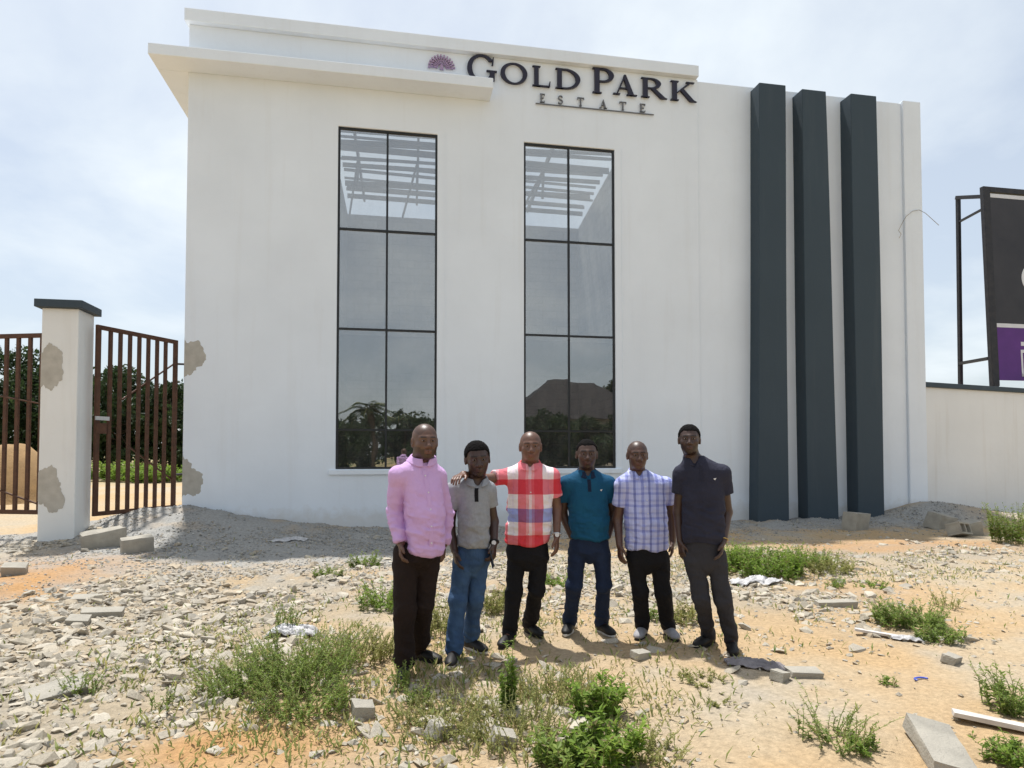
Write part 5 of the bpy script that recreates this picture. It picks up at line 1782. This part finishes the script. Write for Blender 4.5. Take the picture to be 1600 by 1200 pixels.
    for s in (0, 1):
        C.cap(nb + np.array([0, .02, -.055]), Sh[s], .060, sr * 0.95, 0.05)
        if sp['sleeve'] == 'long':
            dW = unit(Wr[s] - El[s])
            hm = Sh[s] + (El[s] - Sh[s]) * .35
            C.cap(Sh[s], hm, sr, sr * .95, 0.03)
            C.cap(hm, El[s], sr * .95, sr * .84, 0.006)
            C.cap(El[s], Wr[s], sr * .84, sr * .60, 0.008, cut=[(Wr[s] - dW * .005, dW)])
            C.cap(Wr[s] - dW * .065, Wr[s] - dW * .012, sr * .66, sr * .64, 0.008, cut=[(Wr[s] - dW * .008, dW)])
        else:
            t = sp.get('slen', (.62, .62))[s]
            dE = unit(El[s] - Sh[s]); pe = Sh[s] + (El[s] - Sh[s]) * t
            hm = Sh[s] + (El[s] - Sh[s]) * t * .5
            C.cap(Sh[s], hm, sr, sr * .98, 0.03)
            C.cap(hm, pe + dE * .05, sr * .98, sr, 0.006, cut=[(pe, dE)])
    nt_ = h(0, -.022, -.060); nr = .066 * hs * sp.get('neckr', 1)
    nax = unit(nt_ - nb)
    C.cap(nb + np.array([0, .02, 0]) - nax * .025, nb + np.array([0, .02, 0]) + nax * .14, nr + .004, nr + .012, 0.006, sub=True)
    op = sp.get('open', .022)
    C.cap(nb + face * (nr + .02) - np.array([0, 0, .055 + op]), nb + face * (nr - .01) + np.array([0, 0, .02]), op * .35, op * 1.35 + .012, 0.004, sub=True)
    v_, q_ = C.mesh()
    v_ = relax(v_, q_, 2)
    N_ = normals(v_, q_)
    # folds: pulled diagonally from chest to waist, finer at the sleeves
    wz = np.stack([v_[:, 0] * 5 + v_[:, 2] * 2.5, v_[:, 1] * 5, v_[:, 2] * 11], 1)
    rid = 1 - 2 * np.abs(fbm(wz + sp['seed'], sp['seed'], 3))
    lowf = np.clip((nb[2] - .10 - v_[:, 2]) / .35, 0.25, 1)
    rid2 = 1 - 2 * np.abs(fbm(np.stack([v_[:, 0] * 9 - v_[:, 2] * 7, v_[:, 1] * 8, v_[:, 2] * 20 + v_[:, 0] * 9], 1) + sp['seed'] * 2, sp['seed'] + 30, 2))
    wst = np.clip((nb[2] - .22 - v_[:, 2]) / .2, 0.2, 1)
    v_ = v_ + N_ * (0.017 * (rid - .3) * lowf + 0.009 * (rid2 - .3) * wst)[:, None] * sp.get('fold', 1.0)
    # hem undulation
    hem = np.clip(1 - (v_[:, 2] - zlo) / .06, 0, 1)
    v_[:, 2] += hem * 0.010 * np.sin(v_[:, 0] * 17 + sp['seed'])
    shirt = link('shirt', np_mesh('shirt', v_, q_, sp['shirt'], True), body)
    # ---- collar: two leaves round the neck open at the front
    cf = Field(nb[0] + np.arange(-.13, .13, .0045), nb[1] + np.arange(-.13, .15, .0045), nb[2] + np.arange(-.09, .075, .0045))
    X_, Y_, Z_ = np.meshgrid(cf.xs, cf.ys, cf.zs, indexing='ij')
    ax = unit(h(0, -.022, -.060) - nb)
    cx0 = nb + np.array([0, 0.022, 0])
    zz = Z_ - nb[2]
    ux, uy = X_ - cx0[0] - ax[0] / ax[2] * zz, Y_ - cx0[1] - ax[1] / ax[2] * zz
    rr = np.sqrt(ux ** 2 + (uy * .95) ** 2)
    fr = (ux * face[0] + uy * face[1]) / np.maximum(rr, 1e-6)
    sd_ = np.abs(ux * -face[1] + uy * face[0])
    rad = .066 * hs * sp.get('neckr', 1) + .014 - (zz) * 0.55
    shell = np.abs(rr - rad) - .0065
    topc = zz - (.022 - .026 * np.clip(fr, -1, 1))
    botc = -(zz + .022 + .040 * np.clip(fr, 0, 1) ** 2)
    open_ = sp.get('open', .022)
    vee = np.where(fr > 0, open_ * (1 + np.clip(zz + .05, -.05, .1) * 12) - sd_, -1)
    cf.F = np.maximum.reduce([shell, topc, botc, vee]).astype(np.float32)
    v_, q_ = cf.mesh()
    if len(v_): link('collar', np_mesh('collar', relax(v_, q_, 1), q_, sp.get('collar', sp['shirt']), True), body)
    # ---- button placket following the chest
    if sp.get('placket'):
        A = np.array(sorted(rows))
        z1, z0 = nb[2] - (.085 if sp['placket'] == 'full' else .070), (A[0, 0] + .012 if sp['placket'] == 'full' else nb[2] - .175)
        zz = np.linspace(z1, z0, 16)
        it = [np.interp(zz, A[:, 0], A[:, i]) for i in range(1, 5)]
        mb = MB(); sv = np.array([math.cos(byaw), math.sin(byaw), 0])
        fr_ = np.stack([it[0] + face[0] * it[3], it[1] + face[1] * it[3], zz], 1)
        fr_ += face * .006
        a = fr_ - sv * .015; b = fr_ + sv * .015
        vs = list(a) + list(b) + list(a - face * .03) + list(b - face * .03)
        n_ = 16
        fs = [f for i in range(n_ - 1) for f in ((i, i + 1, n_ + i + 1, n_ + i), (i, 2 * n_ + i, 2 * n_ + i + 1, i + 1), (n_ + i, n_ + i + 1, 3 * n_ + i + 1, 3 * n_ + i))]
        mb.add(vs, fs)
        mb.build('placket', sp.get('placket_mat', sp['shirt']), body)
        for i in range(1, n_, 3):
            mb = MB(); p_ = fr_[i] + face * .002
            mb.tube([p_, p_ + face * .003], .0055, 8).build('button', sp.get('button', M['boardwhite']), body)
    if sp.get('logo'):
        A = np.array(sorted(rows)); z_ = nb[2] - .16
        it = [float(np.interp(z_, A[:, 0], A[:, i])) for i in range(1, 5)]
        sv = np.array([math.cos(byaw), math.sin(byaw), 0])
        u_ = 0.55; v2 = (1 - u_ ** 2.4) ** (1 / 2.4)
        p_ = np.array([it[0], it[1], z_]) + sv * it[2] * u_ + face * (it[3] * v2 + .004)
        MB().add([p_ + sv * .014 + np.array([0, 0, .006]), p_ - sv * .014, p_ + sv * .004 - np.array([0, 0, .012]), p_ + face * .004], [(0, 1, 3), (1, 2, 3), (2, 0, 3), (0, 2, 1)]).build('chest_logo', M['boardwhite'], body)
    # ---- trousers
    wz0 = L(0, sp['waist'])[2]
    T = Field(np.arange(min(np.array(Hip + Kn + An)[:, 0]) - .19, max(np.array(Hip + Kn + An)[:, 0]) + .19, cs),
              np.arange(min(np.array(Hip + Kn + An)[:, 1]) - .22, max(np.array(Hip + Kn + An)[:, 1]) + .24, cs), np.arange(-.01, wz0 + .04, cs))
    A = np.array(sorted(rows)); hem_r = A[0]
    pw = sp.get('pelvis', hem_r[3] - .012)
    pr = [(pel[2] - .135, pel[0], pel[1] + .01, .02, .06), (pel[2] - .085, pel[0], pel[1] + .01, pw * .5, .09), (pel[2] - .03, pel[0], pel[1] + .01, pw * .96, sp.get('pry', .115)), (wz0, hem_r[1], hem_r[2], pw, sp.get('pry', .115))]
    T.loft(pr, byaw, 0.03)
    lr = [q * .93 for q in sp.get('legr', (.086, .068, .060))]
    for s in (0, 1):
        an = An[s] + np.array([0, 0.012, .075])
        T.cap(Hip[s] + np.array([0, 0, .02]), Kn[s], lr[0], lr[1], 0.022)
        T.cap(Kn[s], an, lr[1], lr[2], 0.022, cut=[(An[s] + np.array([0, 0, .045]), (0, 0, -1))])
    v_, q_ = T.mesh()
    v_ = relax(v_, q_, 2)
    N_ = normals(v_, q_)
    rid = 1 - 2 * np.abs(fbm(np.stack([v_[:, 0] * 6, v_[:, 1] * 6, v_[:, 2] * 9 + v_[:, 0] * 4], 1) + sp['seed'] * 3, sp['seed'] + 4, 3))
    km = np.exp(-((v_[:, 2] - Kn[0][2]) / .14) ** 2) + np.exp(-((v_[:, 2] - .13) / .10) ** 2) * 1.5 + np.exp(-((v_[:, 2] - pel[2] + .04) / .10) ** 2) + .3
    v_ = v_ + N_ * (0.013 * (rid - .2) * km)[:, None]
    link('trousers', np_mesh('trousers', v_, q_, sp['trousers'], True), body)
    # ---- shoes
    for s in (0, 1):
        a, t_ = An[s], toe[s]
        sdv = np.array([-t_[1], t_[0], 0]); z3 = np.array([0, 0, 1.0])
        SF = Field(a[0] + np.arange(-.30, .30, .0055), a[1] + np.arange(-.30, .30, .0055), a[2] + np.arange(-.005, .15, .0055))
        FR = np.array([t_, sdv, z3])
        SF.ell(a - t_ * .035 + z3 * .045, FR, (.052, .040, .052), 0.02)
        SF.ell(a + t_ * .055 + z3 * .040, FR, (.105, .044, .045), 0.03)
        SF.ell(a + t_ * .140 + z3 * .032, FR, (.075, .047, .034), 0.03)
        SF.cap(a + z3 * .05, a + z3 * .115 - t_ * .005, .046, .044, 0.02)
        Zg = SF.zs[None, None, :] - a[2]
        SF.F = np.maximum(SF.F, np.maximum(.014 - Zg, Zg - .105).astype(np.float32))
        v_, q_ = SF.mesh(); v_ = relax(v_, q_, 2)
        shoe = link('shoe', np_mesh('shoe', v_, q_, sp['shoe'], True), body)
        outl = []
        for i in range(28):
            an_ = 2 * math.pi * i / 28
            u_ = math.cos(an_); wd = .050 if u_ > 0 else .041
            outl.append(a + t_ * (.062 + u_ * .155) + sdv * (math.sin(an_) * wd * (1 - .12 * u_)))
        vs = [p_ + z3 * .000 for p_ in outl] + [p_ + z3 * .022 for p_ in outl]
        fs = [tuple(range(27, -1, -1)), tuple(range(28, 56))] + [(i, (i + 1) % 28, 28 + (i + 1) % 28, 28 + i) for i in range(28)]
        MB().add(vs, fs).build('sole', sp['sole'], shoe, 0.004)
    # ---- things worn at the wrist
    for s, kind, m_ in sp.get('wrist', []):
        dW = unit(Wr[s] - El[s]); p_ = Wr[s] - dW * .018
        r0 = .031 * g if kind == 'watch' else .030 * g
        ring_ = MB()
        e1 = unit(np.cross(dW, np.array([0, 1.0, 0.1]))); e2 = np.cross(dW, e1)
        pts = [p_ + (e1 * math.cos(t) + e2 * math.sin(t)) * (r0 + .0035) for t in np.linspace(0, 2 * math.pi, 17)]
        ring_.tube(pts, .009 if kind == 'watch' else .0045, 6)
        wt = ring_.build('watch_strap' if kind == 'watch' else 'bracelet', m_, body, smooth=True)
        if kind == 'watch':
            f0 = p_ + np.array([0, -1.0, 0]) * (r0 + .008)
            MB().tube([f0, f0 + np.array([0, -.008, 0])], .018, 14).build('watch_face', M['boardwhite'], wt)
    return body, dict(Wr=Wr, El=El, L=L, hand=None, root=body)


LILAC = cloth_mat('lilac_shirt_cotton', (0.60, 0.39, 0.66), (0.55, 0.35, 0.62))
GREYP = cloth_mat('grey_melange_polo', (0.30, 0.31, 0.33), (0.25, 0.26, 0.28), 40)
TEAL = cloth_mat('teal_polo', (0.010, 0.085, 0.165), (0.008, 0.065, 0.135))
NAVYC = cloth_mat('navy_collar', (0.012, 0.022, 0.05), (0.010, 0.018, 0.04))
PLUM = cloth_mat('dark_plum_polo', (0.030, 0.031, 0.050), (0.023, 0.024, 0.040))
REDP = plaid_mat('red_white_blue_check', (0.80, 0.77, 0.78),
                 [(0.0, (.90, .26, .30)), (0.22, (.96, .48, .50)), (0.30, (1, .80, .81)), (0.38, (.96, .48, .50)), (0.46, (.90, .26, .30)), (0.70, (1, 1, 1)), (0.84, (.95, .93, 1)), (0.88, (1, 1, 1))], 0.30, 0.01,
                 [(0.0, (.88, .24, .27)), (0.167, (1, .95, .95)), (0.297, (.40, .47, .84)), (0.44, (1, .95, .95)), (0.59, (.84, .22, .28)), (0.747, (1, .90, .91)), (0.92, (.95, .5, .52))], 0.80, -1.019)
BLUEP = plaid_mat('pale_blue_check', (0.50, 0.53, 0.80),
                  [(0.0, (1, 1, 1)), (0.30, (.45, .47, .62)), (0.46, (.9, .92, 1)), (0.62, (1, 1, 1)), (0.80, (.62, .64, .80))], 0.125, 0.1,
                  [(0.0, (1, 1, 1)), (0.40, (.68, .70, .86)), (0.60, (1, 1, 1)), (0.82, (.80, .82, .92))], 0.105, 0.2)
BROWNT = cloth_mat('dark_brown_trousers', (0.022, 0.013, 0.011), (0.016, 0.010, 0.009))
BLACKT = cloth_mat('black_trousers', (0.009, 0.009, 0.011), (0.012, 0.011, 0.013))
CHARC = cloth_mat('charcoal_trousers', (0.040, 0.039, 0.046), (0.032, 0.031, 0.037))
JEANS = cloth_mat('mid_blue_denim', (0.060, 0.115, 0.215), (0.030, 0.062, 0.135), 9)
DJEANS = cloth_mat('dark_blue_denim', (0.012, 0.020, 0.048), (0.018, 0.030, 0.065), 9)
SHOEB = pmat('black_shoe', (0.012, 0.011, 0.011), (0.018, 0.016, 0.015), 12, 0.55, 0.2, 60, 0.003)
SHOEG = pmat('grey_white_shoe', (0.36, 0.35, 0.36), (0.24, 0.23, 0.24), 12, 0.7, 0.3, 60, 0.004)
SOLEB = pmat('black_sole', (0.012, 0.012, 0.012), (0.02, 0.02, 0.02), 9, 0.8, 0.2)
SOLEW = pmat('white_sole', (0.62, 0.60, 0.56), (0.5, 0.48, 0.44), 9, 0.7, 0.2)

PEOPLE = [
    dict(label='heavy built bald man in lilac long sleeved shirt and dark brown trousers', D=4.80, seed=1, yaw=24, girth=1.12,
         head=(664, 662, 718), hyaw=22, hpitch=2, neck=(659, 716, .03), neckr=1.18, jaw=1.10, beard=.55, stubble=.35, skin=(0.1155, 0.0575, 0.0364),
         sh=((623, 743, -.04), (683, 745, .12)), el=((617, 798, .03), (696, 802, .20)), wr=((626, 848, -.08), (693, 850, .16)), hand=((627, 870, -.12), (690, 872, .10)),
         palm=((1, .2, 0), (-1, .3, 0)), curl=(.7, .7),
         torso=((712, 649, 671, .070, .05), (722, 637, 680, .095, .05), (735, 623, 687, .125, .05), (765, 626, 693, .150, .03), (800, 630, 695, .172, .01), (830, 631, 695, .178, .0), (863, 632, 694, .165, .01)),
         sleeve='long', sleeve_r=.062, shirt=LILAC, placket='full', open=.016,
         waist=850, hip=((634, 868, -.02), (670, 868, .06)), kn=((632, 952, -.06), (660, 946, .06)), feet=((631, 1052, 8), (655, 1030, 62)), pry=.145, legr=(.098, .082, .070), trousers=BROWNT, shoe=SHOEB, sole=SOLEB),
    dict(label='man in grey polo shirt and blue jeans holding a phone', D=5.15, seed=2, yaw=14,
         head=(746, 690, 744), hyaw=10, hpitch=8, hroll=4, neck=(744, 748, .02), beard=.35, hair=(.007, .036), skin=(0.0546, 0.0273, 0.0189),
         sh=((709, 766, 0), (762, 766, .07)), el=((703, 822, .04), (771, 815, .12)), wr=((710, 860, -.05), (772, 850, .0)), hand=((714, 880, -.08), (770, 872, -.05)),
         curl=(.55, .9),
         torso=((745, 733, 757, .065, .04), (754, 722, 763, .090, .04), (765, 713, 767, .112, .04), (790, 713, 767, .125, .03), (820, 713, 767, .132, .02), (852, 712, 766, .128, .02)),
         sleeve='short', slen=(.50, .50), sleeve_r=.064, shirt=GREYP, collar=GREYP, placket='short', placket_mat=BLACKT, button=BLACKT, open=.026,
         waist=842, hip=((725, 872, 0), (751, 872, .05)), kn=((715, 938, -.03), (743, 934, .05)), feet=((709, 1030, -4), (735, 1013, 42)), legr=(.084, .067, .062), trousers=JEANS, shoe=SHOEB, sole=SOLEW, wrist=[(1, 'watch', SHOEB)]),
    dict(label='bald man in red, white and blue checked shirt with his arm round his neighbour', D=5.55, seed=3, yaw=0,
         head=(829, 674, 722), hyaw=2, hpitch=2, neck=(828, 724, .02), neckr=1.08, stubble=.25, skin=(0.1509, 0.0713, 0.0446),
         sh=((796, 744, 0), (862, 744, 0)), el=((756, 749, -.16), (870, 794, .05)), wr=((724, 741, -.42), (870, 838, -.05)), hand=((705, 752, -.60), (869, 862, -.08)),
         palm=((.2, .2, -1), (-1, .3, 0)), curl=(.55, .5), handsize=1.05,
         torso=((720, 815, 841, .068, .04), (730, 803, 852, .095, .03), (742, 794, 864, .120, .03), (770, 791, 866, .135, .02), (805, 790, 864, .140, .01), (848, 788, 861, .132, .01)),
         sleeve='short', slen=(.62, .62), sleeve_r=.066, shirt=REDP, placket='full', open=.014,
         waist=840, hip=((807, 866, 0), (842, 866, 0)), kn=((803, 925, 0), (838, 922, .02)), feet=((796, 1000, -22), (828, 988, 28)), legr=(.088, .068, .062), trousers=BLACKT, shoe=SHOEB, sole=SOLEB, wrist=[(1, 'watch', M['watch'])]),
    dict(label='man in teal polo shirt and dark jeans with hands in pockets', D=5.70, seed=4, yaw=2,
         head=(917, 687, 733), hyaw=-2, hpitch=2, neck=(917, 736, .02), beard=.45, hair=(.004, .045), skin=(0.071, 0.0351, 0.0227),
         sh=((884, 756, 0), (950, 756, .02)), el=((879, 803, .08), (959, 803, .10)), wr=((893, 838, .02), (950, 838, .04)), hand=((899, 858, -.02), (945, 858, 0)), handsize=.85,
         torso=((732, 906, 928, .065, .04), (742, 893, 940, .092, .03), (754, 885, 950, .118, .03), (780, 884, 953, .130, .02), (810, 887, 953, .132, .01), (841, 889, 953, .126, .01)),
         sleeve='short', slen=(.55, .55), sleeve_r=.066, shirt=TEAL, collar=NAVYC, placket='short', placket_mat=NAVYC, button=NAVYC, logo=1, open=.018,
         waist=832, hip=((904, 856, 0), (938, 856, 0)), kn=((897, 915, -.02), (943, 915, -.01)), feet=((890, 985, -16), (940, 986, 24)), legr=(.086, .066, .058), trousers=DJEANS, shoe=SHOEB, sole=SOLEW),
    dict(label='man with shaved head in pale blue checked shirt and black trousers', D=5.62, seed=5, yaw=-2,
         head=(996, 689, 734), hyaw=0, hpitch=3, neck=(997, 737, .02), stubble=.4, skin=(0.0956, 0.0468, 0.0303),
         sh=((973, 758, 0), (1040, 758, .02)), el=((965, 812, .05), (1050, 808, .10)), wr=((968, 852, -.06), (1051, 846, .06)), hand=((971, 876, -.10), (1049, 868, .04)),
         torso=((733, 985, 1009, .065, .04), (743, 974, 1022, .092, .03), (755, 970, 1038, .118, .03), (782, 972, 1042, .132, .02), (815, 974, 1044, .138, .01), (857, 976, 1044, .130, .01)),
         sleeve='short', slen=(.58, .55), sleeve_r=.066, shirt=BLUEP, placket='full', open=.016,
         waist=848, hip=((993, 872, 0), (1029, 872, 0)), kn=((1000, 925, 0), (1036, 925, 0)), feet=((1004, 992, -24), (1045, 992, 6)), legr=(.088, .068, .060), trousers=BLACKT, shoe=SHOEG, sole=SOLEB),
    dict(label='tall man in dark plum polo shirt and charcoal trousers', D=5.22, seed=6, yaw=-16,
         head=(1077, 664, 710), hyaw=-14, hpitch=0, neck=(1085, 716, .02), beard=.55, hair=(.006, .040), skin=(0.0546, 0.0273, 0.0189),
         sh=((1065, 742, .08), (1128, 740, -.02)), el=((1060, 800, .12), (1136, 800, .04)), wr=((1063, 846, .06), (1130, 846, -.08)), hand=((1067, 868, .03), (1124, 872, -.12)),
         torso=((712, 1071, 1098, .068, .04), (722, 1067, 1113, .095, .03), (735, 1063, 1130, .120, .03), (765, 1063, 1133, .132, .02), (800, 1065, 1133, .132, .01), (848, 1066, 1133, .128, .01)),
         sleeve='short', slen=(.50, .50), sleeve_r=.068, shirt=PLUM, placket='short', button=PLUM, logo=1, open=.020,
         waist=838, hip=((1085, 872, .03), (1117, 872, 0)), kn=((1096, 935, .0), (1130, 938, 0)), feet=((1107, 1006, -48), (1143, 1014, -14)), legr=(.088, .066, .058), trousers=CHARC, shoe=SHOEB, sole=SOLEB, wrist=[(1, 'bracelet', M['gold'])]),
]
folk = [person(sp_) for sp_ in PEOPLE]
# phone in the hand of the man in jeans
b2, info = folk[1]
d_ = unit(info['L'](770, 872, -.05) - info['Wr'][1])
c0 = info['Wr'][1] + d_ * .115 + np.array([-.012, -.018, 0])
ph = MB()
ax_ = unit(np.array([.25, -.3, -.9])); bx_ = unit(np.cross(ax_, np.array([1.0, .2, 0]))); nx2 = np.cross(ax_, bx_)
pts = []
for s1 in (-1, 1):
    for (s2, s3) in ((-1, -1), (1, -1), (1, 1), (-1, 1)):
        pts.append(ax_ * s1 * .072 + bx_ * s2 * .036 + nx2 * s3 * .0045)
ph.hexa(pts)
Rz = Matrix.Rotation(-YAW, 3, 'Z')
o = ph.build('phone', M['screen'], None, 0.003)
wp = Rz @ Vector(c0) + b2.location
o.location = wp; o.rotation_euler = (0, 0, -YAW)
tag(o, 'dark mobile phone held low by the man in grey polo shirt', 'phone')
